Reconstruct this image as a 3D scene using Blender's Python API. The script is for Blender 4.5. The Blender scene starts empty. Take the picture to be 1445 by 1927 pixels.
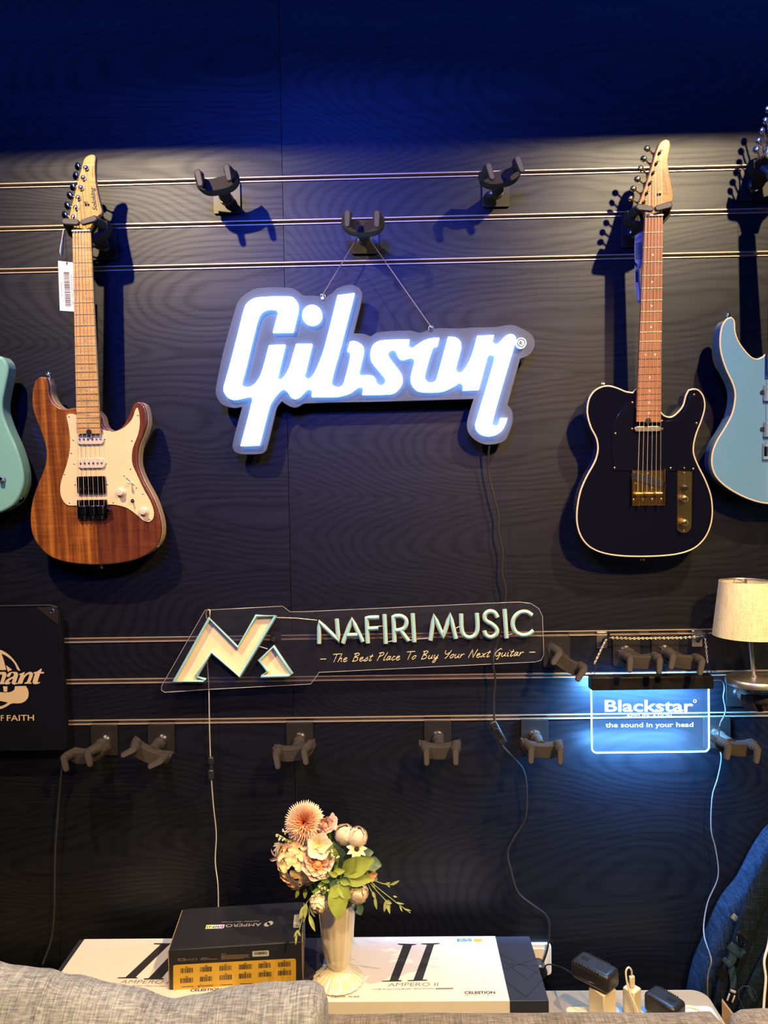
import bpy, bmesh, math, random
from mathutils import Vector, Matrix, Euler, noise
random.seed(7)
C = bpy.context.scene.collection
PI = math.pi
rad = math.radians
# ---------------------------------------------------------------- camera
F = 1392.0; CZ = 1.75; CD = 1.86
YAW, PITCH, ROLL = rad(0.9912), rad(-1.3340), rad(-1.0143)
cy, sy = math.cos(YAW), math.sin(YAW)
FW = Vector((-sy*math.cos(PITCH), cy*math.cos(PITCH), math.sin(PITCH)))
RT = Vector((cy, sy, 0)); UP = RT.cross(FW)
c_, s_ = math.cos(ROLL), math.sin(ROLL)
RT, UP = RT*c_ + UP*s_, UP*c_ - RT*s_
CAM = Vector((0, -CD, CZ))
cd = bpy.data.cameras.new('camera'); cam = bpy.data.objects.new('camera', cd); C.objects.link(cam)
cam.matrix_world = Matrix(((RT.x, UP.x, -FW.x, CAM.x), (RT.y, UP.y, -FW.y, CAM.y), (RT.z, UP.z, -FW.z, CAM.z), (0, 0, 0, 1)))
cd.sensor_fit = 'VERTICAL'; cd.sensor_height = 24.0; cd.sensor_width = 18.0; cd.lens = 24.0*F/1927.0
cd.clip_start = 0.02
bpy.context.scene.camera = cam
def ray(px, py):
    return RT*((px-722.5)/F) - UP*((py-963.5)/F) + FW
def P(px, py, d=0.0):                       # point of the plane d metres in front of the back wall
    r = ray(px, py); return CAM + r*((-d-CAM.y)/r.y)
def H(px, py, z):                           # point of the horizontal plane z
    r = ray(px, py); return CAM + r*((z-CAM.z)/r.z)
def crop(ox, oy, s, pts): return [(ox+x/s, oy+y/s) for x, y in pts]
def pp(pts, d): return [P(x, y, d) for x, y in pts]

# ---------------------------------------------------------------- materials
def nmat(name):
    m = bpy.data.materials.new(name); m.use_nodes = True
    nt = m.node_tree; return m, nt, nt.nodes['Principled BSDF']
def N(nt, t, **kw):
    n = nt.nodes.new(t)
    for k, v in kw.items(): setattr(n, k, v)
    return n
def coords(nt, scale=(1, 1, 1), rot=(0, 0, 0), loc=(0, 0, 0)):
    tc = N(nt, 'ShaderNodeTexCoord'); mp = N(nt, 'ShaderNodeMapping')
    mp.inputs['Scale'].default_value = scale; mp.inputs['Rotation'].default_value = rot; mp.inputs['Location'].default_value = loc
    nt.links.new(tc.outputs['Object'], mp.inputs['Vector']); return mp.outputs['Vector']
def noise_n(nt, vec, scale, detail=3, rough=0.5, dist=0.0):
    n = N(nt, 'ShaderNodeTexNoise'); n.inputs['Scale'].default_value = scale; n.inputs['Detail'].default_value = detail
    n.inputs['Roughness'].default_value = rough; n.inputs['Distortion'].default_value = dist
    nt.links.new(vec, n.inputs['Vector']); return n.outputs['Fac']
def ramp(nt, fac, stops):
    r = N(nt, 'ShaderNodeValToRGB'); e = r.color_ramp.elements
    e[0].position, e[0].color = stops[0][0], (*stops[0][1], 1); e[1].position, e[1].color = stops[-1][0], (*stops[-1][1], 1)
    for p, c in stops[1:-1]:
        x = e.new(p); x.color = (*c, 1)
    nt.links.new(fac, r.inputs['Fac']); return r.outputs['Color']
def math_n(nt, op, a, b=None, c=None):
    n = N(nt, 'ShaderNodeMath', operation=op)
    for i, v in enumerate((a, b, c)):
        if v is None: continue
        if isinstance(v, (int, float)): n.inputs[i].default_value = v
        else: nt.links.new(v, n.inputs[i])
    return n.outputs[0]
def mixc(nt, fac, a, b, mode='MIX'):
    n = N(nt, 'ShaderNodeMix', data_type='RGBA', blend_type=mode)
    for i, v in ((0, fac), (6, a), (7, b)):
        if isinstance(v, (int, float)): n.inputs[i].default_value = v
        elif isinstance(v, tuple): n.inputs[i].default_value = (*v, 1)
        else: nt.links.new(v, n.inputs[i])
    return n.outputs[2]
def bump(nt, b, h, strength=0.2, dist=0.002):
    n = N(nt, 'ShaderNodeBump'); n.inputs['Strength'].default_value = strength; n.inputs['Distance'].default_value = dist
    nt.links.new(h, n.inputs['Height']); nt.links.new(n.outputs['Normal'], b.inputs['Normal'])
def mat(name, col, rough=0.5, metal=0.0, coat=0.0, spec=0.5, var=0.06, vscale=30, bmp=0.0, trans=0.0, ior=1.5, sss=0.0, sheen=0.0):
    m, nt, b = nmat(name)
    v = coords(nt); f = noise_n(nt, v, vscale, 3)
    lo = tuple(max(0, c*(1-var)) for c in col); hi = tuple(min(1, c*(1+var)) for c in col)
    nt.links.new(ramp(nt, f, [(0.3, lo), (0.7, hi)]), b.inputs['Base Color'])
    b.inputs['Roughness'].default_value = rough; b.inputs['Metallic'].default_value = metal
    b.inputs['Coat Weight'].default_value = coat; b.inputs['Coat Roughness'].default_value = 0.05
    b.inputs['Specular IOR Level'].default_value = spec; b.inputs['Transmission Weight'].default_value = trans; b.inputs['IOR'].default_value = ior
    b.inputs['Sheen Weight'].default_value = sheen
    if bmp: bump(nt, b, f, bmp, 0.001)
    return m
def emis(name, col, strength, base=(0.8, 0.8, 0.8)):
    m, nt, b = nmat(name); b.inputs['Base Color'].default_value = (*base, 1)
    b.inputs['Emission Color'].default_value = (*col, 1); b.inputs['Emission Strength'].default_value = strength
    b.inputs['Roughness'].default_value = 0.4
    return m

SEAM = P(543, 900).x
def wall_mat():
    m, nt, b = nmat('black_oak_laminate')
    tc = N(nt, 'ShaderNodeTexCoord'); sp = N(nt, 'ShaderNodeSeparateXYZ'); nt.links.new(tc.outputs['Object'], sp.inputs[0])
    right = math_n(nt, 'GREATER_THAN', sp.outputs[0], SEAM)
    cb = N(nt, 'ShaderNodeCombineXYZ')
    x2 = math_n(nt, 'MULTIPLY_ADD', right, 3.37, sp.outputs[0])
    nt.links.new(x2, cb.inputs[0]); nt.links.new(sp.outputs[2], cb.inputs[2]); nt.links.new(right, cb.inputs[1])
    def mp(s, l=(0, 0, 0)):
        q = N(nt, 'ShaderNodeMapping'); q.inputs['Scale'].default_value = s; q.inputs['Location'].default_value = l
        nt.links.new(cb.outputs[0], q.inputs['Vector']); return q.outputs['Vector']
    wob = noise_n(nt, mp((0.9, 1, 1.6), (0.3, 0, 0.4)), 1.0, 2, 0.4)
    wob2 = noise_n(nt, mp((3.5, 1, 9.0), (7, 0, 2)), 1.0, 2, 0.5)
    q3 = N(nt, 'ShaderNodeSeparateXYZ'); nt.links.new(cb.outputs[0], q3.inputs[0])
    zl = math_n(nt, 'ADD', q3.outputs[2], math_n(nt, 'MULTIPLY_ADD', wob, 0.30, math_n(nt, 'MULTIPLY', right, 0.07)))
    zl = math_n(nt, 'MULTIPLY', math_n(nt, 'SINE', math_n(nt, 'MULTIPLY', zl, 11.0)), 0.090)
    h = math_n(nt, 'SQRT', math_n(nt, 'MULTIPLY_ADD', zl, zl, 0.00016))
    xs_ = math_n(nt, 'SINE', math_n(nt, 'MULTIPLY_ADD', wob, 5.0, math_n(nt, 'MULTIPLY', q3.outputs[0], 2.9)))
    h = math_n(nt, 'MULTIPLY_ADD', xs_, 0.085, h)
    h = math_n(nt, 'ADD', h, math_n(nt, 'MULTIPLY', wob2, 0.030))
    rings = math_n(nt, 'SINE', math_n(nt, 'MULTIPLY', h, 520.0))
    rings = math_n(nt, 'POWER', math_n(nt, 'MULTIPLY_ADD', rings, 0.5, 0.5), 2.0)
    fine = noise_n(nt, mp((5, 1, 330)), 1.0, 4, 0.65, 0.1)
    band = noise_n(nt, mp((1.6, 1, 75), (4, 0, 0)), 1.0, 3, 0.6, 0.1)
    g = math_n(nt, 'ADD', math_n(nt, 'MULTIPLY', rings, 0.17), math_n(nt, 'MULTIPLY', fine, 0.42))
    g = math_n(nt, 'ADD', g, math_n(nt, 'MULTIPLY', band, 0.40))
    col = ramp(nt, g, [(0.20, (0.0050, 0.0062, 0.0115)), (0.45, (0.0032, 0.0040, 0.0080)), (0.75, (0.0014, 0.0018, 0.0036))])
    tone = math_n(nt, 'MULTIPLY_ADD', right, -0.13, 1.0)
    tn = N(nt, 'ShaderNodeCombineXYZ')
    for i in range(3): nt.links.new(tone, tn.inputs[i])
    nt.links.new(mixc(nt, 1.0, col, tn.outputs[0], 'MULTIPLY'), b.inputs['Base Color'])
    b.inputs['Roughness'].default_value = 0.45
    b.inputs['Specular Tint'].default_value = (0.82, 0.88, 1.0, 1)
    nt.links.new(math_n(nt, 'MULTIPLY_ADD', math_n(nt, 'MULTIPLY', g, tone), -0.62, 0.70), b.inputs['Specular IOR Level'])
    bump(nt, b, math_n(nt, 'MULTIPLY', g, -1.0), 0.12, 0.0012)
    return m
def maple_mat(name, c1, c2, c3, flame=0.6, rough=0.28):
    m, nt, b = nmat(name)
    fl = noise_n(nt, coords(nt, (14, 1, 210)), 1.0, 2, 0.5, 0.7)
    gr = noise_n(nt, coords(nt, (260, 1, 7)), 1.0, 3, 0.6)
    g = math_n(nt, 'ADD', math_n(nt, 'MULTIPLY', fl, flame), math_n(nt, 'MULTIPLY', gr, 1-flame))
    nt.links.new(ramp(nt, g, [(0.32, c1), (0.5, c2), (0.68, c3)]), b.inputs['Base Color'])
    b.inputs['Roughness'].default_value = rough; b.inputs['Coat Weight'].default_value = 0.35; b.inputs['Coat Roughness'].default_value = 0.08
    return m
def koa_mat(split):
    m, nt, b = nmat('koa_wood')
    tc = N(nt, 'ShaderNodeTexCoord'); sp = N(nt, 'ShaderNodeSeparateXYZ'); nt.links.new(tc.outputs['Object'], sp.inputs[0])
    ax = math_n(nt, 'ABSOLUTE', math_n(nt, 'SUBTRACT', sp.outputs[0], split))
    cb = N(nt, 'ShaderNodeCombineXYZ'); nt.links.new(ax, cb.inputs[0]); nt.links.new(sp.outputs[2], cb.inputs[2])
    right = math_n(nt, 'GREATER_THAN', sp.outputs[0], split); nt.links.new(math_n(nt, 'MULTIPLY', right, 2.0), cb.inputs[1])
    def mp(s):
        q = N(nt, 'ShaderNodeMapping'); q.inputs['Scale'].default_value = s; nt.links.new(cb.outputs[0], q.inputs['Vector']); return q.outputs['Vector']
    st = noise_n(nt, mp((75, 1, 2.6)), 1.0, 4, 0.6, 0.4)
    fi = noise_n(nt, mp((500, 1, 14)), 1.0, 3, 0.6)
    cu = noise_n(nt, mp((12, 1, 130)), 1.0, 2, 0.5, 0.6)
    g = math_n(nt, 'ADD', math_n(nt, 'MULTIPLY', st, 0.62), math_n(nt, 'ADD', math_n(nt, 'MULTIPLY', fi, 0.2), math_n(nt, 'MULTIPLY', cu, 0.18)))
    cl = ramp(nt, g, [(0.36, (0.075, 0.021, 0.006)), (0.49, (0.19, 0.056, 0.011)), (0.63, (0.40, 0.145, 0.024))])
    cr = ramp(nt, g, [(0.36, (0.050, 0.013, 0.006)), (0.48, (0.105, 0.027, 0.011)), (0.64, (0.18, 0.054, 0.020))])
    nt.links.new(mixc(nt, right, cl, cr), b.inputs['Base Color'])
    b.inputs['Roughness'].default_value = 0.3; b.inputs['Coat Weight'].default_value = 0.7; b.inputs['Coat Roughness'].default_value = 0.05
    return m
def linen_mat(name, c1, c2, c3, s=900, rough=0.95, sheen=0.15):
    m, nt, b = nmat(name)
    a = noise_n(nt, coords(nt, (s, s*0.06, s*0.06)), 1.0, 3, 0.6, 0.2)
    c = noise_n(nt, coords(nt, (s*0.09, s*0.7, s*0.7), (0.25, 0.1, 0.1)), 1.0, 3, 0.6, 0.2)
    d = noise_n(nt, coords(nt), 9, 2)
    g = math_n(nt, 'ADD', math_n(nt, 'MULTIPLY', math_n(nt, 'ADD', a, c), 0.42), math_n(nt, 'MULTIPLY', d, 0.16))
    nt.links.new(ramp(nt, g, [(0.38, c1), (0.5, c2), (0.62, c3)]), b.inputs['Base Color'])
    b.inputs['Roughness'].default_value = rough; b.inputs['Specular IOR Level'].default_value = 0.15; b.inputs['Sheen Weight'].default_value = sheen
    bump(nt, b, g, 0.5, 0.0015)
    return m
def glass_mat(name, col, alpha, rough=0.03, em=None, es=0.0):
    m, nt, b = nmat(name); out = nt.nodes['Material Output']
    b.inputs['Base Color'].default_value = (*col, 1); b.inputs['Roughness'].default_value = rough
    if em: b.inputs['Emission Color'].default_value = (*em, 1); b.inputs['Emission Strength'].default_value = es
    tr = N(nt, 'ShaderNodeBsdfTransparent'); mx = N(nt, 'ShaderNodeMixShader')
    f = noise_n(nt, coords(nt), 14, 3)
    fr = N(nt, 'ShaderNodeFresnel'); fr.inputs['IOR'].default_value = 1.45
    k = math_n(nt, 'ADD', math_n(nt, 'MULTIPLY_ADD', f, alpha*0.6, alpha*0.7), math_n(nt, 'MULTIPLY', fr.outputs[0], 0.6))
    nt.links.new(k, mx.inputs[0]); nt.links.new(tr.outputs[0], mx.inputs[1]); nt.links.new(b.outputs[0], mx.inputs[2])
    nt.links.new(mx.outputs[0], out.inputs['Surface'])
    return m
M = dict(
 wall=wall_mat(),
 gap=mat('shadow_gap_black', (0.01, 0.01, 0.01), 0.9),
 rail=mat('champagne_aluminium', (0.56, 0.46, 0.33), 0.42, 0.6),
 railin=mat('rail_groove_grey', (0.26, 0.22, 0.17), 0.5, 0.4),
 hook=mat('matte_black_rubberised_metal', (0.036, 0.031, 0.026), 0.75, 0, spec=0.2, bmp=0.1, vscale=900),
 gate=mat('worn_rubber_pad', (0.065, 0.060, 0.058), 0.6, spec=0.4, vscale=200),
 plate=mat('black_powder_coated_steel', (0.014, 0.013, 0.013), 0.40, 0.0, spec=0.5),
 bchrome=mat('satin_chrome', (0.82, 0.78, 0.70), 0.33, 1.0),
 chrome=mat('polished_chrome', (0.80, 0.78, 0.75), 0.15, 1.0),
 dchrome=mat('dark_smoked_chrome', (0.24, 0.24, 0.26), 0.14, 1.0),
 gold=mat('polished_gold', (0.92, 0.62, 0.20), 0.2, 1.0),
 steel=mat('string_steel', (0.70, 0.66, 0.60), 0.3, 1.0),
 goldstr=mat('bronze_string', (0.78, 0.62, 0.42), 0.35, 0.5),
 fret=mat('worn_nickel_fret', (0.22, 0.19, 0.15), 0.35, 0.8),
 maple=maple_mat('flamed_maple', (0.34, 0.180, 0.050), (0.53, 0.315, 0.098), (0.66, 0.42, 0.15)),
 maplehs=maple_mat('flamed_maple_headstock', (0.38, 0.195, 0.055), (0.53, 0.30, 0.085), (0.63, 0.38, 0.12)),
 roast=maple_mat('roasted_maple', (0.20, 0.080, 0.034), (0.30, 0.128, 0.055), (0.37, 0.17, 0.078), 0.25),
 roasths=maple_mat('honey_maple', (0.28, 0.13, 0.040), (0.38, 0.195, 0.062), (0.47, 0.26, 0.095), 0.45),
 edge=mat('pale_basswood_edge', (0.42, 0.29, 0.17), 0.3, coat=0.4),
 cream=mat('aged_white_pickguard', (0.74, 0.61, 0.31), 0.3, coat=0.2, var=0.02),
 creamp=mat('ivory_plastic', (0.68, 0.60, 0.43), 0.3, var=0.02),
 white=mat('white_plastic', (0.72, 0.71, 0.69), 0.35, var=0.02),
 black=mat('black_plastic', (0.018, 0.018, 0.020), 0.35),
 blackg=mat('gloss_black_lacquer', (0.0035, 0.0040, 0.010), 0.07, coat=1.0, var=0.0),
 blackpg=mat('gloss_black_pickguard', (0.004, 0.0045, 0.010), 0.10, coat=0.5, var=0.0),
 bind=mat('cream_binding', (0.62, 0.50, 0.33), 0.3, var=0.02),
 teal=mat('surf_green_lacquer', (0.20, 0.44, 0.36), 0.12, coat=0.9, var=0.02),
 blue=mat('pelham_blue_lacquer', (0.11, 0.245, 0.40), 0.10, coat=1.0, var=0.02),
 wire=mat('black_cable_rubber', (0.02, 0.02, 0.022), 0.4),
 wwire=mat('pale_cable_rubber', (0.46, 0.43, 0.38), 0.45),
 gwire=mat('grey_cable_rubber', (0.15, 0.155, 0.17), 0.4),
 cord=mat('steel_hanging_wire', (0.55, 0.45, 0.33), 0.35, 0.8),
 paper=mat('white_card', (0.66, 0.63, 0.62), 0.7, var=0.02),
 ink=mat('black_print', (0.02, 0.02, 0.024), 0.6),
 inkg=mat('grey_print', (0.22, 0.21, 0.21), 0.6),
 inkr=mat('red_print', (0.35, 0.05, 0.07), 0.6),
 gibback=mat('black_acrylic_backer', (0.045, 0.055, 0.085), 0.5, var=0.03),
 gibface=emis('lit_letter_face', (0.27, 0.56, 1.0), 15.0),
 gibmark=emis('lit_mark_face', (0.62, 0.84, 1.0), 1.7),
 tealtube=mat('teal_silicone_tube', (0.26, 0.60, 0.66), 0.35, var=0.02),
 creamtube=mat('cream_silicone', (0.80, 0.69, 0.40), 0.4, var=0.02),
 acryl=glass_mat('clear_acrylic', (0.06, 0.065, 0.08), 0.10),
 acredge=mat('acrylic_cut_edge', (0.42, 0.40, 0.36), 0.3, spec=0.6),
 board=mat('deep_blue_black_panel', (0.0022, 0.0028, 0.007), 0.7, spec=0.12),
 boardprint=mat('beige_print', (0.56, 0.44, 0.27), 0.5, var=0.03),
 bsedge=emis('lit_acrylic_edge', (0.22, 0.60, 1.0), 16.0),
 bsink=emis('lit_engraving', (0.28, 0.75, 0.95), 1.5),
 bspane=glass_mat('edge_lit_acrylic', (0.1, 0.2, 0.3), 0.16, 0.1, (0.05, 0.26, 0.80), 0.8),
 led=emis('led_strip', (0.30, 0.62, 1.0), 22.0),
 housing=mat('black_anodised_housing', (0.012, 0.011, 0.011), 0.35, 0.2),
 shade=linen_mat('cream_linen_shade', (0.54, 0.45, 0.27), (0.70, 0.60, 0.38), (0.78, 0.69, 0.47), 500),
 sofa=linen_mat('brown_grey_linen', (0.10, 0.088, 0.080), (0.21, 0.185, 0.165), (0.36, 0.32, 0.285), 420),
 pillow=linen_mat('light_grey_linen', (0.12, 0.13, 0.17), (0.26, 0.28, 0.35), (0.44, 0.47, 0.56), 420),
 table=mat('pale_oak_table_top', (0.36, 0.29, 0.20), 0.45, var=0.1, vscale=6),
 boxw=mat('white_box_sleeve', (0.72, 0.69, 0.67), 0.5, var=0.015),
 boxd=mat('charcoal_box_end', (0.022, 0.024, 0.040), 0.5, var=0.05),
 boxline=mat('gloss_black_line', (0.008, 0.008, 0.010), 0.3),
 boxk=mat('black_carton', (0.016, 0.018, 0.026), 0.42, var=0.06),
 kraft=mat('kraft_board', (0.33, 0.22, 0.13), 0.8),
 yellow=mat('mustard_label', (0.60, 0.37, 0.045), 0.5, var=0.03),
 ylbl=mat('cream_sticker', (0.60, 0.55, 0.34), 0.5),
 silver=mat('silver_print', (0.45, 0.45, 0.45), 0.4),
 vase=mat('cream_glazed_ceramic', (0.74, 0.66, 0.47), 0.14, coat=0.6, var=0.03),
 navy=linen_mat('navy_ripstop', (0.0025, 0.0055, 0.012), (0.006, 0.013, 0.030), (0.013, 0.028, 0.062), 300, sheen=0.0),
 web=linen_mat('grey_blue_webbing', (0.012, 0.026, 0.055), (0.024, 0.050, 0.10), (0.045, 0.085, 0.16), 700, sheen=0.0),
 floor=mat('dark_vinyl_floor', (0.07, 0.062, 0.055), 0.5, var=0.15, vscale=4),
 ceil=mat('matt_black_ceiling', (0.02, 0.02, 0.022), 0.9),
 rwall=mat('dark_side_wall', (0.04, 0.04, 0.042), 0.8),
 brownred=mat('oxblood_tab', (0.10, 0.02, 0.02), 0.4),
)
# ---------------------------------------------------------------- mesh helpers
def B(): return bmesh.new()
def box(bm, c, s, R=None):
    r = bmesh.ops.create_cube(bm, size=1.0); v = r['verts']
    bmesh.ops.scale(bm, vec=Vector(s), verts=v)
    if R is not None: bmesh.ops.transform(bm, matrix=R.to_4x4(), verts=v)
    bmesh.ops.translate(bm, vec=Vector(c), verts=v); return v
def frame(d):
    d = d.normalized(); a = Vector((0, 0, 1)) if abs(d.z) < 0.9 else Vector((1, 0, 0))
    u = d.cross(a).normalized(); return u, d.cross(u)
def tube(bm, pts, r, seg=10, closed=False, flat=1.0, cap=True):
    pts = [Vector(p) for p in pts]; n = len(pts); rings = []
    rr = r if isinstance(r, (list, tuple)) else [r]*n
    u = None
    for i, p in enumerate(pts):
        a = pts[(i-1) % n] if (closed or i > 0) else p; b = pts[(i+1) % n] if (closed or i < n-1) else p
        d = (b-a)
        if d.length < 1e-9: d = Vector((0, 0, 1))
        d.normalize()
        if u is None: u, v = frame(d)
        else:
            u = u - d*u.dot(d)
            u = u.normalized() if u.length > 1e-6 else frame(d)[0]
            v = d.cross(u)
        rings.append([bm.verts.new(p + (u*math.cos(2*PI*k/seg) + v*math.sin(2*PI*k/seg)*flat)*rr[i]) for k in range(seg)])
    m = n if closed else n-1
    for i in range(m):
        A, Bq = rings[i], rings[(i+1) % n]
        for k in range(seg): bm.faces.new((A[k], A[(k+1) % seg], Bq[(k+1) % seg], Bq[k]))
    if not closed and cap:
        bm.faces.new(rings[0][::-1]); bm.faces.new(rings[-1])
def cyl(bm, a, b, r, r2=None, seg=20): tube(bm, [a, b], [r, r if r2 is None else r2], seg)
def ball(bm, c, r, s=(1, 1, 1), seg=16, R=None):
    v = bmesh.ops.create_uvsphere(bm, u_segments=seg, v_segments=max(6, seg//2+2), radius=r)['verts']
    bmesh.ops.scale(bm, vec=Vector(s), verts=v)
    if R is not None: bmesh.ops.transform(bm, matrix=R.to_4x4(), verts=v)
    bmesh.ops.translate(bm, vec=Vector(c), verts=v); return v
def smooth_loop(pts, n=4, closed=True, ang=50):
    """Catmull-Rom through 2-D points, keeping corners sharper than ang."""
    pts = [Vector(p) for p in pts]; m = len(pts); out = []
    def sharp(i):
        if not closed and (i <= 0 or i >= m-1): return True
        a = pts[i % m]-pts[(i-1) % m]; b = pts[(i+1) % m]-pts[i % m]
        return a.length > 1e-9 and b.length > 1e-9 and a.angle(b) > rad(ang)
    for i in range(m if closed else m-1):
        p1, p2 = pts[i % m], pts[(i+1) % m]
        p0 = pts[(i-1) % m]; p3 = pts[(i+2) % m]
        L = (p2-p1).length
        t1 = (p2-p0); t2 = (p3-p1)
        t1 = (p2-p1) if sharp(i) else t1.normalized()*L*0.95
        t2 = (p2-p1) if sharp(i+1) else t2.normalized()*L*0.95
        for k in range(n):
            t = k/n; a = 2*t**3-3*t*t+1; b = t**3-2*t*t+t; c = -2*t**3+3*t*t; d = t**3-t*t
            out.append(p1*a + t1*b + p2*c + t2*d)
    if not closed: out.append(pts[-1])
    return out
def prism(bm, pts, vec):
    """closed polygon of 3-D points extruded along vec"""
    vec = Vector(vec); a = [bm.verts.new(p) for p in pts]; b = [bm.verts.new(Vector(p)+vec) for p in pts]; n = len(a)
    f1 = bm.faces.new(a); f2 = bm.faces.new(b[::-1])
    for i in range(n): bm.faces.new((a[i], b[i], b[(i+1) % n], a[(i+1) % n]))
    return f1, f2
def lathe(bm, prof, c=(0, 0, 0), seg=32, flute=None, cap=True):
    rings = []
    for j, (r, z) in enumerate(prof):
        row = []
        for k in range(seg):
            a = 2*PI*k/seg; q = r*(1+(flute(a, j) if flute else 0))
            row.append(bm.verts.new((c[0]+q*math.cos(a), c[1]+q*math.sin(a), c[2]+z)))
        rings.append(row)
    for i in range(len(rings)-1):
        for k in range(seg): bm.faces.new((rings[i][k], rings[i][(k+1) % seg], rings[i+1][(k+1) % seg], rings[i+1][k]))
    if cap: bm.faces.new(rings[0][::-1]); bm.faces.new(rings[-1])
def obj(name, bm, m, parent=None, sm=35, bevel=0.0, bseg=2, mats=None, recalc=True, world=False):
    """link bm as one mesh object; with world=True the geometry is given in world space and the parent tree is at its root's frame"""
    if world and parent is not None:
        r = parent
        while r.parent is not None: r = r.parent
        bm.transform(r.matrix_basis.inverted())
    if recalc: bmesh.ops.recalc_face_normals(bm, faces=bm.faces)
    me = bpy.data.meshes.new(name); bm.to_mesh(me); bm.free()
    if mats:
        for q in mats: me.materials.append(M[q])
    else: me.materials.append(M[m] if isinstance(m, str) else m)
    if sm:
        me.shade_smooth(); me.set_sharp_from_angle(angle=rad(sm))
    o = bpy.data.objects.new(name, me); C.objects.link(o)
    if parent is not None: o.parent = parent
    if bevel:
        md = o.modifiers.new('bevel', 'BEVEL'); md.width = bevel; md.segments = bseg; md.limit_method = 'ANGLE'; md.angle_limit = rad(40)
    return o
def tag(o, label, cat, group=None, kind=None):
    o['label'] = label; o['category'] = cat
    if group: o['group'] = group
    if kind: o['kind'] = kind
    return o
def struct(o): o['kind'] = 'structure'; return o
def thing(name, label, cat, loc=(0, 0, 0), rot=(0, 0, 0), group=None):
    o = bpy.data.objects.new(name, None); C.objects.link(o); o.location = loc; o.rotation_euler = rot
    o.empty_display_size = 0.02
    o.matrix_basis = Matrix.LocRotScale(Vector(loc), Euler(rot), None)
    return tag(o, label, cat, group)
def copy_tree(o, parent=None):
    c = o.copy(); C.objects.link(c); c.parent = parent
    for ch in list(o.children): copy_tree(ch, c)
    return c
def text_bm(bm, s, o, xd, ud, width=None, height=None, thick=0.0003, shear=0.0, nd=None, bold=0.0, spacing=1.0):
    """letters laid on a plane: o = lower-left corner, xd/ud = unit directions, width/height of the whole line"""
    cu = bpy.data.curves.new('t', 'FONT'); cu.body = s; cu.resolution_u = 3; cu.offset = bold; cu.space_character = spacing
    ob = bpy.data.objects.new('t', cu); C.objects.link(ob)
    me = bpy.data.meshes.new_from_object(ob.evaluated_get(bpy.context.evaluated_depsgraph_get()))
    vs = [v.co.copy() for v in me.vertices]; fs = [tuple(p.vertices) for p in me.polygons]
    bpy.data.objects.remove(ob); bpy.data.curves.remove(cu); bpy.data.meshes.remove(me)
    if not vs: return
    x0, x1 = min(v.x for v in vs), max(v.x for v in vs); y1 = 0.73
    k = (height/y1) if height else width/(x1-x0); kx = (width/(x1-x0)) if width else k
    xd = Vector(xd).normalized(); ud = Vector(ud).normalized(); nn = Vector(nd) if nd is not None else xd.cross(ud)
    o = Vector(o)
    nv = [bm.verts.new(o + xd*((v.x-x0)*kx + v.y*k*shear) + ud*(v.y*k) + nn*thick) for v in vs]
    for f in fs:
        try: bm.faces.new([nv[i] for i in f])
        except ValueError: pass
def flat_poly(bm, pts):
    try: bm.faces.new([bm.verts.new(p) for p in pts])
    except ValueError: pass
# ---------------------------------------------------------------- room
RZ = [CZ+v for v in (0.7918, 0.6844, 0.5796, -0.3561, -0.4616, -0.5664)]
XW, YF, ZC, RH = 2.7, -4.6, 3.28, 0.0062
bm = B()
edges = [0.0]+sum([[z-RH, z+RH] for z in RZ[::-1]], [])+[ZC]
for i in range(0, len(edges), 2):
    a, b = edges[i], edges[i+1]
    for x0, x1 in ((-XW, SEAM-0.0007), (SEAM+0.0007, XW)):
        box(bm, ((x0+x1)/2, 0.009, (a+b)/2), (x1-x0, 0.018, b-a))
n0 = len(bm.faces)
box(bm, (0, 0.024, ZC/2), (2*XW, 0.010, ZC))
bm.faces.ensure_lookup_table()
for f in bm.faces[n0:]: f.material_index = 1
struct(obj('wall_back', bm, None, sm=0, mats=['wall', 'gap']))
for i, z in enumerate(RZ):
    bm = B(); L = 2*XW
    box(bm, (0, 0.0105, z), (L, 0.005, 2*RH), None)
    for f in bm.faces: f.material_index = 1
    k = len(bm.faces)
    for sg in (-1, 1):
        box(bm, (0, 0.0035, z+sg*(RH-0.0011)), (L, 0.0130, 0.0022))
    struct(obj('trim_%d' % (i+1), bm, None, sm=0, mats=['rail', 'railin'], recalc=True))
def slab(name, c, s, m): bm = B(); box(bm, c, s); return struct(obj(name, bm, m, sm=0))
slab('floor', (0, YF/2, -0.02), (2*XW+0.2, -YF+0.2, 0.04), 'floor')
slab('ceiling', (0, YF/2, ZC+0.02), (2*XW+0.2, -YF+0.2, 0.04), 'ceil')
slab('wall_left', (-XW-0.03, YF/2, ZC/2), (0.06, -YF, ZC), 'rwall')
slab('wall_right', (XW+0.03, YF/2, ZC/2), (0.06, -YF, ZC), 'rwall')
slab('wall_front', (0, YF-0.03, ZC/2), (2*XW, 0.06, ZC), 'rwall')
WY0, WY1, WZ0, WZ1 = -3.75, -2.75, 0.7, 2.35
wn = struct(obj('window_1', (lambda b: (box(b, (XW-0.006, (WY0+WY1)/2, (WZ0+WZ1)/2), (0.01, WY1-WY0, WZ1-WZ0)), b)[1])(B()), emis('daylit_window', (0.75, 0.85, 1.0), 1.3), sm=0))
bm = B()
for y in (WY0+0.02, (WY0+WY1)/2, WY1-0.02): box(bm, (XW-0.03, y, (WZ0+WZ1)/2), (0.04, 0.05, WZ1-WZ0))
for z in (WZ0+0.02, 1.25, 1.8, WZ1-0.02): box(bm, (XW-0.03, (WY0+WY1)/2, z), (0.04, WY1-WY0, 0.05))
obj('window_frame', bm, 'housing', wn, sm=0)
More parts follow.
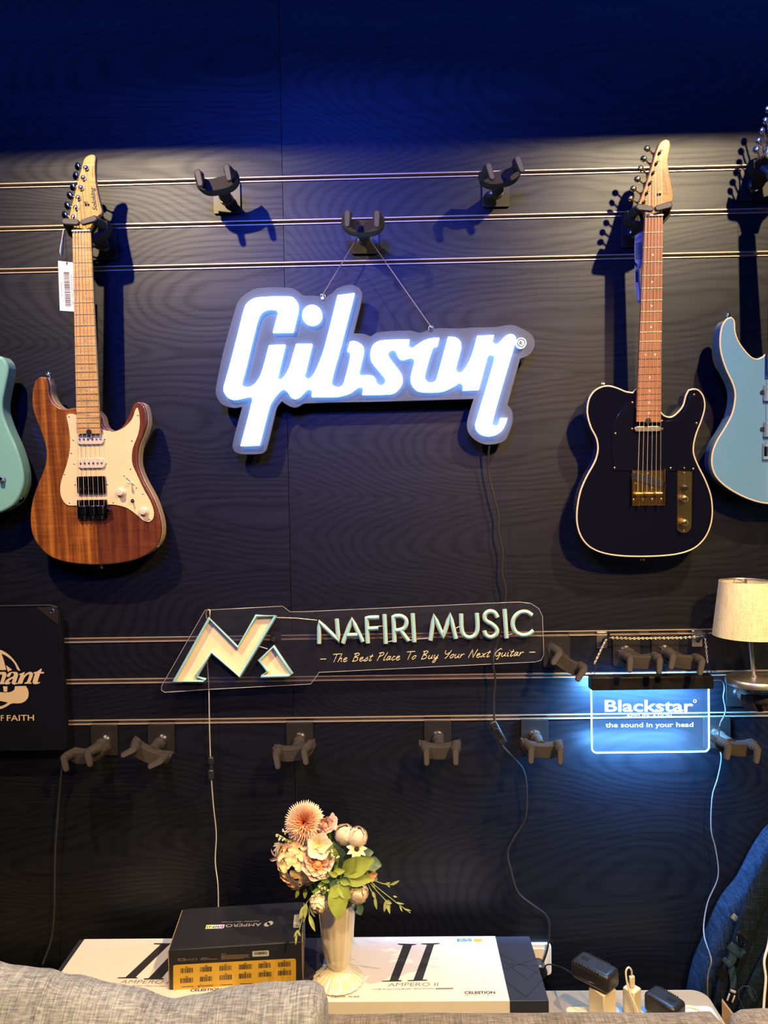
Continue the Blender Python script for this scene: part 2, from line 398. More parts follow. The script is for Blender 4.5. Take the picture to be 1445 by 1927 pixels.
# ceiling beam that cuts the spotlights
LZ, LY = 3.09, -1.12
cut = P(722, 268).z
BZ = LZ-(LZ-cut)*((0.60+LY)/LY)
slab('trim_7', (0, -0.605, (BZ+ZC)/2), (2*XW, 0.03, ZC-BZ), 'ceil')

# ---------------------------------------------------------------- lights
def spot(name, loc, target, power, col, size, ang, blend):
    l = bpy.data.lights.new(name, 'SPOT'); l.energy = power; l.color = col; l.shadow_soft_size = size; l.spot_size = rad(ang); l.spot_blend = blend
    o = bpy.data.objects.new(name, l); C.objects.link(o); o.location = loc
    o.rotation_euler = (Vector(target)-Vector(loc)).to_track_quat('-Z', 'Y').to_euler(); return o
def area(name, loc, target, power, col, sx, sy_):
    l = bpy.data.lights.new(name, 'AREA'); l.energy = power; l.color = col; l.shape = 'RECTANGLE'; l.size = sx; l.size_y = sy_
    o = bpy.data.objects.new(name, l); C.objects.link(o); o.location = loc
    o.rotation_euler = (Vector(target)-Vector(loc)).to_track_quat('-Z', 'Y').to_euler(); return o
WARM = (1.0, 0.74, 0.40)
LXL, LXR = P(60, 330).x, P(1500, 330).x
spot('ceiling_spot_left', (LXL, LY, LZ), (LXL+0.35, 0, 1.50), 185, WARM, 0.018, 92, 0.9)
spot('ceiling_spot_right', (LXR, LY, LZ), (LXR-0.35, 0, 1.50), 200, WARM, 0.018, 92, 0.9)
area('cove_blue_led', (0, -0.42, ZC-0.06), (0, -0.2, 1.0), 8.0, (0.02, 0.12, 1.0), 4.4, 0.10)
spot('blue_wash_spot', (-0.35, -2.6, 3.18), (-0.15, 0, 2.35), 360, (0.03, 0.085, 1.0), 0.35, 60, 1.0)
spot('track_spot_front', (1.1, -2.4, 3.1), (0.02, -0.25, 0.70), 400, (1.0, 0.60, 0.19), 0.06, 58, 0.8)
area('added_reflection_fill', (-0.6, -3.6, ZC-0.05), (-0.6, -4.2, 0), 5, (0.95, 0.86, 0.72), 1.2, 0.6)  # added fill: lights the unseen front wall so chrome has something to reflect
area('cool_downlight', (0.1, -0.75, ZC-0.06), (0.1, -0.25, 0.5), 2.4, (0.75, 0.85, 1.0), 0.5, 0.06)
for nm, x in (('left', LXL), ('right', LXR)):
    t = thing('spotlight', 'black can spotlight on the ceiling track at the '+nm, 'lamp', (x, LY-0.03, ZC))
    b = B(); cyl(b, (x, LY-0.03, ZC), (x, LY-0.03, ZC-0.10), 0.008); obj('stem', b, 'housing', t, world=True)
    b = B(); tube(b, [(x, LY-0.13, LZ+0.09), (x, LY-0.03, LZ+0.03)], 0.04, 20); obj('lamp_head', b, 'housing', t, world=True)
w = bpy.data.worlds.new('world'); bpy.context.scene.world = w; w.use_nodes = True
w.node_tree.nodes['Background'].inputs[0].default_value = (0.01, 0.02, 0.08, 1); w.node_tree.nodes['Background'].inputs[1].default_value = 0.3

# ---------------------------------------------------------------- guitar hangers
def rrect(w, h, r, n=4):
    out = []
    for cx, cz, a0 in ((w/2-r, h/2-r, 0), (-w/2+r, h/2-r, 90), (-w/2+r, -h/2+r, 180), (w/2-r, -h/2+r, 270)):
        for k in range(n+1):
            a = rad(a0+90*k/n); out.append((cx+r*math.cos(a), cz+r*math.sin(a)))
    return out
def make_hook():
    t = thing('guitar_hanger', 'x', 'hanger')
    b = B(); prism(b, [(x, 0, z-0.039) for x, z in rrect(0.068, 0.078, 0.005)], (0, -0.003, 0))
    box(b, (0, 0.004, 0.0), (0.068, 0.010, 0.0022)); box(b, (0, 0.0075, 0.0022), (0.068, 0.002, 0.005))
    obj('wall_plate', b, 'plate', t, bevel=0.0005)
    b = B(); cyl(b, (0, -0.003, -0.043), (0, -0.010, -0.043), 0.017, 0.015, 24); cyl(b, (0, -0.010, -0.043), (0, -0.016, -0.043), 0.0135, 0.0135, 24)
    obj('collar', b, 'chrome', t)
    b = B(); ball(b, (0, -0.024, -0.043), 0.0155); tube(b, [(0, -0.028, -0.043), (0, -0.052, -0.042), (0, -0.082, -0.042)], [0.0125, 0.012, 0.015], 14)
    obj('swivel_arm', b, 'hook', t)
    # yoke: saddle crossbar seen from the front, with two arms that run forward
    b = B(); top, bot = [], []
    K = 14
    for k in range(K+1):
        u = -1+2*k/K; top.append((u*0.050, 0.0095+0.0105*u*u)); bot.append((u*0.050, -0.0200+0.0180*u*u*u*u+0.003*u*u))
    prism(b, [(x, 0.014, z) for x, z in top+bot[::-1]], (0, -0.031, 0))
    prism(b, [(x, -0.004, z) for x, z in [(-0.036, -0.008), (0.036, -0.008), (0.034, -0.0125), (-0.034, -0.0125)]], (0, -0.012, 0))
    for s in (-1, 1):
        tube(b, [(s*0.040, 0.004, 0.008), (s*0.037, -0.022, 0.011), (s*0.034, -0.046, 0.012)], [0.0125, 0.0110, 0.0092], 14)
        tube(b, [(s*0.0345, -0.036, 0.0117), (s*0.0343, -0.039, 0.0117)], 0.0112, 14)
    y = obj('yoke', b, 'hook', t, bevel=0.0045, bseg=3); y.location = (0, -0.088, -0.042)
    for s in (-1, 1):
        b = B(); prof = []
        for k in range(9): a = PI*k/8; prof.append((0.0078*math.cos(a), 0.0078*math.sin(a)))
        for k in range(9): a = PI+PI*k/8; prof.append((0.0068*math.cos(a), -0.027+0.0068*math.sin(a)))
        prism(b, [(x, -0.001, z) for x, z in prof], (0, -0.0065, 0))
        g = obj('gate', b, 'hook', y, bevel=0.0015); g.location = (s*0.034, -0.046, 0.012)
        b = B(); prism(b, [(x*0.72, -0.0075, z*0.88-0.0016) for x, z in prof], (0, -0.0012, 0)); obj('rubber_pad', b, 'gate', g)
    return t
hook0 = make_hook(); _first = [True]
def hook(px, rail, roll, label, group, yaw=0, loaded=False, swing=(0, 0)):
    t = hook0 if _first[0] else copy_tree(hook0); _first[0] = False
    z = RZ[rail]-RH+0.0003; x = None
    q = P(px, 900).x
    for _ in range(3):        # px of the plate on this rail
        w_ = Vector((q, 0, z)); d = w_-CAM; xx = 722.5+F*d.dot(RT)/d.dot(FW); q += (px-xx)*1.86/F
    t.location = (q, -0.0032, z); t['label'] = label; t['group'] = group
    for ch in t.children:
        if ch.name.startswith('yoke'):
            ch.rotation_euler = (0, rad(-roll), rad(yaw))
            for g in ch.children:
                s = 1 if g.location.x > 0 else -1
                g.rotation_euler = (0, rad(s*(78 if loaded else 0)+swing[0 if s < 0 else 1]), 0)
    return t
GT = 'empty hangers on the upper rails'; GL = 'hangers that hold guitars'; GB = 'empty hangers on the bottom rail'; GM = 'hangers behind the small lit sign'
hook(427, 0, 9, 'empty black guitar hanger on the top rail, left of the lit white sign', GT, swing=(-3, -2))
hook(932.5, 0, 12, 'empty black hanger on the top rail, between the lit white sign and the black guitar', GT, swing=(-4, -8))
hook(685.6, 1, -2, 'black hanger on the second rail from which the lit white sign hangs by wires', GT)
hook(196, 1, 4, 'black hanger closed around the neck of the brown wood guitar', GL, loaded=True, swing=(-2, 0))
hook(1193, 1, 3, 'black hanger closed around the neck of the black guitar', GL, loaded=True, swing=(0, 0))
hook(1417, 0, 0, 'black hanger at the right edge holding the light blue guitar', GL, loaded=True)
hook(-40, 1, 0, 'black hanger beyond the left edge holding the pale green guitar', GL, loaded=True)
hook(197, 5, 14, 'empty bottom-rail hanger nearest the dark board, yoke tipped down to the left', GB, yaw=-14)
hook(304, 5, -26, 'empty bottom-rail hanger left of the thin pale cable, yoke tipped down to the right', GB, yaw=6, swing=(38, 38))
hook(564, 5, 9, 'empty hanger on the bottom rail straight above the flower vase', GB, yaw=-4)
hook(823, 5, 0, 'empty level hanger on the bottom rail, just left of the black cable with switch', GB)
hook(1005, 5, -3, 'empty bottom-rail hanger between the black cable and the small blue-lit sign', GB)
hook(1347, 5, -8, 'empty bottom-rail hanger right of the small blue-lit sign, lit pale blue on top', GB)
hook(1390, 4, -6, 'hanger under the round base of the table lamp', GM, yaw=38)
hook(1046, 3, -34, 'empty hanger tipped steeply to the right beside the end of the clear neon panel', GM)
hook(1177, 3, -4, 'left one of the two empty hangers above the small blue-lit sign', GM)
hook(1250, 3, -12, 'right one of the two empty hangers above the small blue-lit sign', GM)
# ---------------------------------------------------------------- guitars
CR1 = lambda p: crop(0, 260, 4.0139, p)
CR2 = lambda p: crop(0, 660, 4.0139, p)
CR6 = lambda p: crop(1060, 230, 3.7532, p)
CR7 = lambda p: crop(1060, 580, 3.7532, p)
CHS = lambda p: crop(100, 280, 12.042, p)
SCALE = 0.648
class G:
    def __init__(s, label, px, py, d=0.077, tilt=2.9):
        s.root = thing('electric_guitar', label, 'guitar', P(px, py, d), (rad(tilt), 0, 0))
        s.Mi = s.root.matrix_basis.inverted(); s.o = s.Mi @ CAM; s.R3 = s.Mi.to_3x3()
    def L(s, px, py, off=0.0):
        r = s.R3 @ ray(px, py); return s.o + r*((-off-s.o.y)/r.y)
    def LL(s, pts, off=0.0): return [s.L(x, y, off) for x, y in pts]
    def body(s, px, m, bevel=0.005, th=0.044, n=4, binding=None, m2=None):
        loop = smooth_loop([(v.x, v.z) for v in s.LL(px)], n)
        b = B(); prism(b, [(p.x, 0, p.y) for p in loop], (0, th, 0))
        if m2:      # two-tone: figured top over a pale back
            bm2 = b; b = B(); prism(b, [(p.x, 0, p.y) for p in loop], (0, 0.012, 0))
            o = obj('body', b, m, s.root, bevel=bevel, bseg=4); bm2.free()
            b = B(); prism(b, [(p.x, 0.012, p.y) for p in loop], (0, th-0.012, 0)); obj('body_back', b, m2, s.root, bevel=0.003)
        else: o = obj('body', b, m, s.root, bevel=bevel, bseg=4)
        if binding:
            b = B(); tube(b, [(p.x, 0.0012, p.y) for p in loop], 0.0021, 8, closed=True); obj('binding', b, binding, s.root)
        return o
    def plate(s, px, name, m, off, th=0.002, n=3, bevel=0.0005, ang=50, parent=None):
        loop = smooth_loop([(v.x, v.z) for v in s.LL(px, off+th)], n, ang=ang) if n > 1 else [Vector((v.x, v.z)) for v in s.LL(px, off+th)]
        b = B(); prism(b, [(p.x, -off, p.y) for p in loop], (0, -th, 0)); return obj(name, b, m, parent or s.root, bevel=bevel)
    def neck(s, nutL, nutR, endL, endR, mb, mn, hs, mh, hsoff=0.004, notch=True):
        off = 0.0145
        a, b_, c, d = [s.L(*p, off) for p in (nutL, nutR, endL, endR)]
        s.nut = ((a+b_)/2); s.nw = b_.x-a.x; s.end = (c+d)/2; s.ew = d.x-c.x
        bm = B(); prism(bm, [(a.x, -0.0085, a.z), (b_.x, -0.0085, b_.z), (d.x, -0.0085, d.z), (c.x, -0.0085, c.z)], (0, -0.006, 0))
        fb = obj('fretboard', bm, mb, s.root, bevel=0.0008)
        # neck: half-round loft from the nut to the heel
        bm = B(); rings = []; K = 12
        for i in range(K+1):
            t = i/K; zz = a.z+0.001+(c.z-a.z+0.03)*t; w0 = (s.nw+(s.ew-s.nw)*t)/2-0.0004; cx = s.nut.x+(s.end.x-s.nut.x)*t; dp = 0.014+0.004*t
            rings.append([bm.verts.new((cx-w0*math.cos(PI*k/12), -0.0085+dp*math.sin(PI*k/12), zz)) for k in range(13)])
        for i in range(K):
            for k in range(12): bm.faces.new((rings[i][k], rings[i][k+1], rings[i+1][k+1], rings[i+1][k]))
            bm.faces.new((rings[i][12], rings[i][0], rings[i+1][0], rings[i+1][12]))
        bm.faces.new(rings[0]); bm.faces.new(rings[-1][::-1])
        obj('neck', bm, mn, s.root, sm=50)
        s.fz = lambda n: s.nut.z-SC*(1-2**(-n/12.0))
        SC = s.SC
        for n in range(1, 22):
            z = s.fz(n)
            if z < c.z+0.004: break
            t = (z-a.z)/(c.z-a.z); w0 = s.nw+(s.ew-s.nw)*t; cx = s.nut.x+(s.end.x-s.nut.x)*t
            bm = B(); tube(bm, [(cx-w0/2, -0.0147, z), (cx+w0/2, -0.0147, z)], 0.0009, 6); obj('fret', bm, 'fret', fb, sm=60)
        for n in (3, 5, 7, 9, 12, 15, 17, 19, 21):
            z = (s.fz(n-1)+s.fz(n))/2
            if z < c.z+0.004: break
            cx = s.nut.x+(s.end.x-s.nut.x)*((z-a.z)/(c.z-a.z))
            for dx in ((-0.011, 0.011) if n == 12 else (0,)):
                bm = B(); cyl(bm, (cx+dx, -0.0144, z), (cx+dx, -0.0148, z), 0.0024, seg=14); obj('inlay_dot', bm, s.dot, fb)
        bm = B(); box(bm, (s.nut.x, -0.0150, s.nut.z+0.0016), (s.nw, 0.0065, 0.0035)); obj('nut', bm, 'creamp', s.root, bevel=0.0006)
        loop = smooth_loop([(v.x, v.z) for v in s.LL(hs, hsoff)], 3)
        bm = B(); prism(bm, [(p.x, -hsoff, p.y) for p in loop], (0, 0.0145, 0)); s.hoff = hsoff
        return obj('headstock', bm, mh, s.root, bevel=0.0022, bseg=3)
    def strings(s, x0, x1, y0, bx0, bx1, by, m, boff=0.014):
        for k in range(6):
            u = k/5; p = s.L(x0+(x1-x0)*u, y0, 0.0172); q = s.L(bx0+(bx1-bx0)*u, by, boff)
            bm = B(); tube(bm, [p, q], 0.00062-0.00006*k, 6)
            if k < len(s.posts):
                pt = s.posts[k]; tube(bm, [p, (pt.x, pt.y-0.004, pt.z)], 0.00055-0.00005*k, 6)
            obj('string', bm, m, s.root, sm=60)
    def tuners(s, posts, buttons, m, bs=(0.0078, 0.0040, 0.0100), post_r=0.0052):
        s.posts = []
        for (p, q) in zip(posts, buttons):
            a = s.L(*p, s.hoff); bq = s.L(*q, -0.018); s.posts.append(Vector((a.x, -s.hoff-0.006, a.z)))
            bm = B(); cyl(bm, (a.x, -s.hoff, a.z), (a.x, -s.hoff-0.003, a.z), post_r, post_r*0.92, 18); cyl(bm, (a.x, -s.hoff-0.003, a.z), (a.x, -s.hoff-(0.0085 if post_r < 0.006 else 0.0045), a.z), 0.0033, 0.0028, 14)
            ball(bm, (a.x, -s.hoff-(0.0085 if post_r < 0.006 else 0.0022), a.z), 0.0029 if post_r < 0.006 else post_r*0.98, (1, 0.5 if post_r < 0.006 else 0.75, 1), 16)
            box(bm, (a.x-0.002, 0.0150, a.z), (0.014, 0.010, 0.012)); tube(bm, [(a.x-0.004, 0.018, a.z), (bq.x, 0.018, bq.z)], 0.0022, 10)
            t = obj('tuning_peg', bm, m, s.root)
            bm = B(); ball(bm, (bq.x-0.002, 0.018, bq.z), 1.0, bs, 14, Euler((0, rad(random.uniform(-30, 30)), rad(random.uniform(-25, 25)))).to_matrix()); obj('peg_button', bm, m, t)
        s.posts = s.posts[::-1]
    def screw(s, pts, m, off=0.002, r=0.0026, parent=None):
        for p in pts:
            a = s.L(*p, off); bm = B(); ball(bm, (a.x, -off, a.z), r, (1, 0.45, 1), 12); box(bm, (a.x, -off-r*0.40, a.z), (r*1.3, r*0.2, r*0.25), Euler((0, random.uniform(0, 3), 0)).to_matrix())
            obj('screw', bm, m, parent or s.root)
    def strap_button(s, p, m, up):
        a = s.L(*p, -0.020); bm = B(); d = 0.012*up
        tube(bm, [(a.x, 0.020, a.z-d*1.2), (a.x, 0.020, a.z-d*0.2), (a.x, 0.020, a.z), (a.x, 0.020, a.z+d*0.35)], [0.0045, 0.0038, 0.0072, 0.0065], 16); obj('strap_button', bm, m, s.root)
    def pickup(s, c0, c1, name, m, off, th, r=0.006, dots=None, dm='steel', dn=6):
        a, b_ = s.L(*c0, off+th), s.L(*c1, off+th); w_, h = abs(b_.x-a.x), abs(a.z-b_.z); cx, cz = (a.x+b_.x)/2, (a.z+b_.z)/2
        bm = B(); prism(bm, [(cx+x, -off, cz+z) for x, z in rrect(w_, h, min(r, h*0.49, w_*0.495))], (0, -th, 0)); o = obj(name, bm, m, s.root, bevel=0.0008)
        if dots is not None:
            for k in range(dn):
                x = cx-w_*0.38+w_*0.76*k/(dn-1); bm = B(); cyl(bm, (x, -off-th, cz+dots*h), (x, -off-th-0.0012, cz+dots*h), 0.0024, seg=12); obj('pole_piece', bm, dm, o)
        return o, cx, cz, w_, h
    def knob(s, p, m, r0, r1, h, off, lean=(0, 0), mark=None):
        a = s.L(*p, off); bm = B(); c = Vector((a.x, -off, a.z))
        if m == 'gold':
            tube(bm, [c, c+Vector((0, -h*0.85, 0)), c+Vector((0, -h*0.86, 0)), c+Vector((0, -h, 0))], [r0, r0, r1, r1*0.8], 24)
            for k in range(20):
                aa = 2*PI*k/20; box(bm, c+Vector((r0*math.cos(aa), -h*0.42, r0*math.sin(aa))), (0.0009, h*0.78, 0.0009), Euler((0, -aa, 0)).to_matrix())
        else: tube(bm, [c, c+Vector((0, -h*0.28, 0)), c+Vector((0, -h*0.33, 0)), c+Vector((0, -h, 0))], [r0, r0*0.97, r1, r1*0.86], 28)
        o = obj('knob', bm, m, s.root, bevel=0.0006)
        if mark:
            bm = B(); w_ = r1*1.1; text_bm(bm, mark, c+Vector((-w_*0.5, -h-0.0001, -0.0010)), (1, 0, -0.5), (0.3, 0, 1), w_, 0.0022)
            for k in range(9):
                aa = rad(-30+30*k); q = c+Vector((r0*0.92*math.cos(aa), -h*0.31, r0*0.92*math.sin(aa))); box(bm, q, (0.0012, 0.0004, 0.0005), Euler((0, -aa, 0)).to_matrix())
            obj('knob_marking', bm, 'inkg', o, sm=0)

# ---- brown koa guitar ---------------------------------------------------------
g = G('brown striped wood guitar with cream pickguard and pale maple neck, hanging on the left', 185, 1063)
g.SC = 0.648; g.dot = 'inkg'
split = g.L(178, 900).x
M['koa'] = koa_mat(split)
g.body(CR2([(350, 200), (300, 195), (262, 235), (242, 340), (250, 450), (300, 590), (338, 700), (350, 800), (330, 900), (280, 1020), (240, 1150), (228, 1270), (240, 1380), (280, 1460), (340, 1530), (430, 1580), (560, 1608), (700, 1618), (850, 1612), (1000, 1585), (1100, 1545), (1170, 1490), (1208, 1420), (1215, 1330), (1195, 1230), (1150, 1110), (1080, 980), (1042, 880), (1036, 800), (1050, 710), (1082, 630), (1106, 550), (1102, 470), (1082, 408), (1048, 383), (1012, 402), (985, 460), (948, 540), (900, 590), (850, 606), (805, 592), (775, 560), (755, 490), (700, 440), (570, 430), (500, 440), (450, 430), (405, 395), (372, 330), (362, 250)]), 'koa', m2='edge')
g.plate(CR2([(500, 492), (518, 478), (545, 478), (600, 495), (740, 520), (765, 585), (830, 612), (900, 600), (960, 560), (1000, 510), (1025, 440), (1038, 430), (1050, 470), (1055, 560), (1040, 640), (1005, 730), (995, 790), (1000, 860), (1030, 930), (1080, 1040), (1130, 1130), (1160, 1210), (1155, 1270), (1125, 1295), (1085, 1285), (1020, 1230), (950, 1185), (870, 1165), (820, 1163), (520, 1170), (480, 1140), (455, 1080), (460, 990), (500, 870), (525, 760), (528, 660), (515, 560)]), 'pickguard', 'cream', 0.0, 0.0022)
g.neck(CR1([(545, 706)])[0], CR1([(684, 706)])[0], CR2([(579, 627)])[0], CR2([(758, 627)])[0], 'maple', 'edge',
       CHS([(340, 1620), (420, 1280), (500, 960), (570, 680), (640, 440), (690, 250), (735, 185), (800, 145), (880, 126), (935, 145), (962, 195), (950, 290), (942, 420), (948, 600), (968, 800), (1010, 1020), (1060, 1240), (1100, 1410), (1096, 1460), (1040, 1505), (960, 1600), (900, 1700), (840, 1800), (832, 1860), (432, 1860), (432, 1780), (410, 1700)]), 'maplehs')
g.tuners(CHS([(750, 440), (695, 665), (640, 890), (580, 1115), (525, 1340), (470, 1555)]), CHS([(575, 400), (525, 610), (470, 860), (405, 1060), (345, 1290), (280, 1500)]), 'dchrome', post_r=0.0064)
for ch in g.root.children:
    if ch.name.startswith('tuning_peg'): ch.data.materials[0] = M['chrome']
g.strings(*CR1([(560, 0)])[0][:1], CR1([(672, 0)])[0][0], CR1([(0, 703)])[0][1], CR2([(597, 0)])[0][0], CR2([(785, 0)])[0][0], CR2([(0, 1170)])[0][1], 'goldstr')
bm = B(); a = g.L(*CHS([(760, 1240)])[0], 0.004); box(bm, (a.x, -0.0065, a.z), (0.008, 0.006, 0.003)); box(bm, (a.x, -0.009, a.z+0.0002), (0.0105, 0.0012, 0.005)); obj('string_tree', bm, 'chrome', g.root, bevel=0.0004)
bm = B(); a, b_, c = g.L(*CHS([(1010, 1402)])[0], 0.0042), g.L(*CHS([(940, 880)])[0], 0.0042), g.L(*CHS([(865, 1402)])[0], 0.0042)
text_bm(bm, 'Soloking', (a.x-0.001, -0.0042, a.z), (b_-a), Vector(((c-a).x, 0, 0.001)), (b_-a).length, 0.0112, 0.0002, 0.15, nd=(0, -1, 0), bold=0.032)
a, b_ = g.L(*CHS([(900, 665)])[0], 0.0042), g.L(*CHS([(905, 395)])[0], 0.0042); text_bm(bm, 'Custom Shop', (a.x, -0.0042, a.z), (b_-a), (-1, 0, 0), (b_-a).length, 0.0030, 0.0002, 0.2, nd=(0, -1, 0))
a, b_ = g.L(*CHS([(1070, 1450)])[0], 0.0042), g.L(*CHS([(985, 985)])[0], 0.0042); bm2 = bm; prism(bm2, [(a.x, -0.0042, a.z), (a.x-0.0011, -0.0042, a.z), (b_.x-0.0011, -0.0042, b_.z), (b_.x, -0.0042, b_.z)], (0, -0.0001, 0))
obj('headstock_logo', bm, 'ink', g.root, sm=0)
for q, nm in ((((577, 632), (785, 705)), 'n'), (((583, 815), (795, 885)), 'm')):
    c0, c1 = CR2(q); g.pickup(c0, c1, 'pickup', 'creamp', 0.0022, 0.0045, 0.009, 0.0)
o, cx, cz, w_, h = g.pickup(*CR2([(577, 950), (800, 1078)]), 'humbucker', 'dchrome', 0.0022, 0.006, 0.004, -0.22, 'chrome')
g.screw(CR2([(521, 497), (1040, 487), (995, 680), (986, 893), (1080, 1080), (1129, 1275), (856, 1147), (525, 1148), (487, 932), (538, 773), (772, 607), (553, 675), (793, 668), (560, 855), (803, 852), (567, 1012), (812, 1010), (937, 944), (1030, 1036)]), 'steel', 0.0025, 0.0019)
g.knob(CR2([(918, 1068)])[0], 'creamp', 0.0115, 0.0085, 0.013, 0.0022, mark='VOLUME')
g.knob(CR2([(1090, 1212)])[0], 'creamp', 0.0110, 0.0082, 0.013, 0.0022, mark='TONE')
a = g.L(*CR2([(990, 995)])[0], 0.0022); c, d = g.L(*CR2([(950, 958)])[0], 0.0022), g.L(*CR2([(1016, 1020)])[0], 0.0022)
bm = B(); tube(bm, [(c.x, -0.0023, c.z), (d.x, -0.0023, d.z)], 0.0008, 6); sw = obj('pickup_switch', bm, 'ink', g.root)
bm = B(); tube(bm, [(a.x+0.002, -0.002, a.z-0.002), (a.x, -0.011, a.z), (a.x-0.0005, -0.017, a.z)], [0.0012, 0.0016, 0.0032], 12); ball(bm, (a.x-0.0006, -0.0175, a.z), 0.0034, seg=12); obj('switch_tip', bm, 'white', sw)
a = g.L(*CR2([(1003, 1132)])[0], 0.0022); bm = B(); cyl(bm, (a.x, -0.0022, a.z), (a.x, -0.0045, a.z), 0.0045, seg=6); cyl(bm, (a.x, -0.0045, a.z), (a.x, -0.007, a.z), 0.0028, seg=14); tube(bm, [(a.x, -0.006, a.z), (a.x+0.001, -0.015, a.z-0.002)], [0.0012, 0.0018], 10); obj('mini_toggle', bm, 'chrome', g.root)
# tremolo bridge
a, b_ = g.L(*CR2([(578, 1128)])[0], 0.008), g.L(*CR2([(812, 1270)])[0], 0.008); w_, h = b_.x-a.x, a.z-b_.z; cx, cz = (a.x+b_.x)/2, (a.z+b_.z)/2
bm = B(); prism(bm, [(cx+x, -0.0035, cz+z) for x, z in rrect(w_, h, 0.002)], (0, -0.0035, 0)); br = obj('bridge', bm, 'dchrome', g.root, bevel=0.0006)
for k in range(6):
    x = a.x+w_*(0.07+0.146*k)+0.002; bm = B(); box(bm, (x, -0.0105, cz-0.0045), (w_*0.125, 0.005, h*0.56)); box(bm, (x, -0.0135, cz-0.0045+h*0.27), (w_*0.12, 0.0025, 0.0022))
    cyl(bm, (x, -0.011, cz-0.004-h*0.28), (x, -0.011, cz-0.004-h*0.42), 0.0014, seg=8); obj('saddle', bm, 'chrome' if k % 2 else 'dchrome', br, bevel=0.0006)
for x in (a.x+0.006, b_.x-0.006): bm = B(); cyl(bm, (x, -0.007, a.z-0.005), (x, -0.0105, a.z-0.005), 0.0040, seg=16); obj('pivot_post', bm, 'chrome', br)
bm = B(); cyl(bm, (b_.x+0.003, -0.004, cz-0.003), (b_.x+0.003, -0.014, cz-0.003), 0.0062, seg=18); obj('arm_socket', bm, 'dchrome', br, bevel=0.001)
g.strap_button(CR2([(368, 178)])[0], 'chrome', 1); g.strap_button(CR2([(760, 1632)])[0], 'chrome', -1)
a = g.L(*CR2([(1178, 1478)])[0], -0.022); bm = B(); tube(bm, [(a.x-0.002, 0.022, a.z+0.003), (a.x+0.0035, 0.022, a.z-0.004)], [0.009, 0.0075], 18); obj('output_jack', bm, 'chrome', g.root)
bm = B(); a, b_ = g.L(*CR2([(640, 602)])[0], 0.016), g.L(*CR2([(700, 628)])[0], 0.016); cyl(bm, ((a.x+b_.x)/2, -0.010, a.z-0.004), ((a.x+b_.x)/2, -0.0153, a.z-0.004), 0.0068, seg=20); obj('truss_rod_wheel', bm, 'black', g.root)
KOA = g

# ---- black guitar -----------------------------------------------------------
g = G('gloss black guitar with cream edging, gold hardware and reddish brown neck', 1209, 1050)
g.SC = 0.648; g.dot = 'bind'
g.body(CR7([(515, 570), (490, 598), (440, 590), (380, 565), (320, 550), (270, 557), (215, 590), (180, 650), (170, 740), (195, 840), (235, 920), (245, 1000), (225, 1080), (160, 1200), (120, 1300), (98, 1420), (98, 1520), (125, 1610), (180, 1680), (270, 1725), (400, 1748), (550, 1753), (700, 1748), (830, 1730), (930, 1690), (1000, 1620), (1040, 1530), (1052, 1430), (1040, 1320), (1000, 1210), (950, 1110), (920, 1030), (920, 960), (940, 880), (975, 790), (998, 700), (990, 630), (960, 585), (925, 572), (885, 580), (865, 620), (845, 690), (800, 745), (760, 770), (715, 762), (690, 740), (640, 700), (560, 640)]), 'blackg', 0.0015, binding='bind')
g.plate(CR7([(512, 648), (470, 660), (420, 705), (375, 780), (348, 860), (340, 950), (345, 1040), (362, 1145), (480, 1147), (760, 1147), (925, 1155), (938, 1120), (905, 1030), (905, 950), (925, 880), (960, 790), (980, 700), (975, 640), (950, 605), (920, 595), (895, 615), (870, 690), (830, 750), (770, 788), (700, 797), (640, 760), (540, 700)]), 'pickguard', 'blackpg', 0.0, 0.0022)
g.neck(CR6([(573, 664)])[0], CR6([(704, 664)])[0], CR7([(516, 803)])[0], CR7([(687, 806)])[0], 'roast', 'roast',
       CR6([(530, 578), (560, 500), (600, 385), (640, 250), (665, 175), (690, 135), (725, 117), (752, 130), (757, 165), (745, 230), (740, 290), (750, 370), (765, 450), (775, 530), (765, 560), (735, 575), (715, 600), (705, 630), (705, 664), (573, 664), (572, 640), (555, 605)]), 'roasths')
g.tuners(CR6([(683, 210), (660, 285), (637, 352), (615, 424), (592, 494), (570, 560)]), CR6([(597, 187), (572, 258), (553, 328), (528, 402), (500, 470), (484, 540)]), 'gold', (0.0075, 0.0045, 0.0075), 0.0042)
g.strings(CR6([(582, 0)])[0][0], CR6([(695, 0)])[0][0], CR6([(0, 655)])[0][1], CR7([(524, 0)])[0][0], CR7([(686, 0)])[0][0], CR7([(0, 1310)])[0][1], 'goldstr')
bm = B(); a, b_ = g.L(*CR6([(742, 515)])[0], 0.0042), g.L(*CR6([(718, 335)])[0], 0.0042)
text_bm(bm, 'Soloking', (a.x, -0.0042, a.z), (b_.x-a.x, 0, b_.z-a.z), (-1, 0, 0.1), (b_-a).length, 0.0105, 0.0002, 0.15, nd=(0, -1, 0), bold=0.02)
prism(bm, [(a.x+0.006, -0.0042, a.z-0.004), (a.x+0.005, -0.0042, a.z-0.004), (b_.x+0.007, -0.0042, b_.z-0.01), (b_.x+0.008, -0.0042, b_.z-0.01)], (0, -0.0001, 0))
obj('headstock_logo', bm, mat('bronze_print', (0.17, 0.085, 0.022), 0.4), g.root, sm=0)
bm = B(); a = g.L(*CR6([(680, 500)])[0], 0.004); box(bm, (a.x, -0.0065, a.z), (0.007, 0.006, 0.003)); box(bm, (a.x, -0.009, a.z+0.0002), (0.0095, 0.0012, 0.005)); obj('string_tree', bm, 'gold', g.root, bevel=0.0004)
g.pickup(*CR7([(505, 835), (690, 868)]), 'neck_pickup', mat('satin_nickel_cover', (0.62, 0.56, 0.46), 0.3, 0.9), 0.0022, 0.006, 0.008)
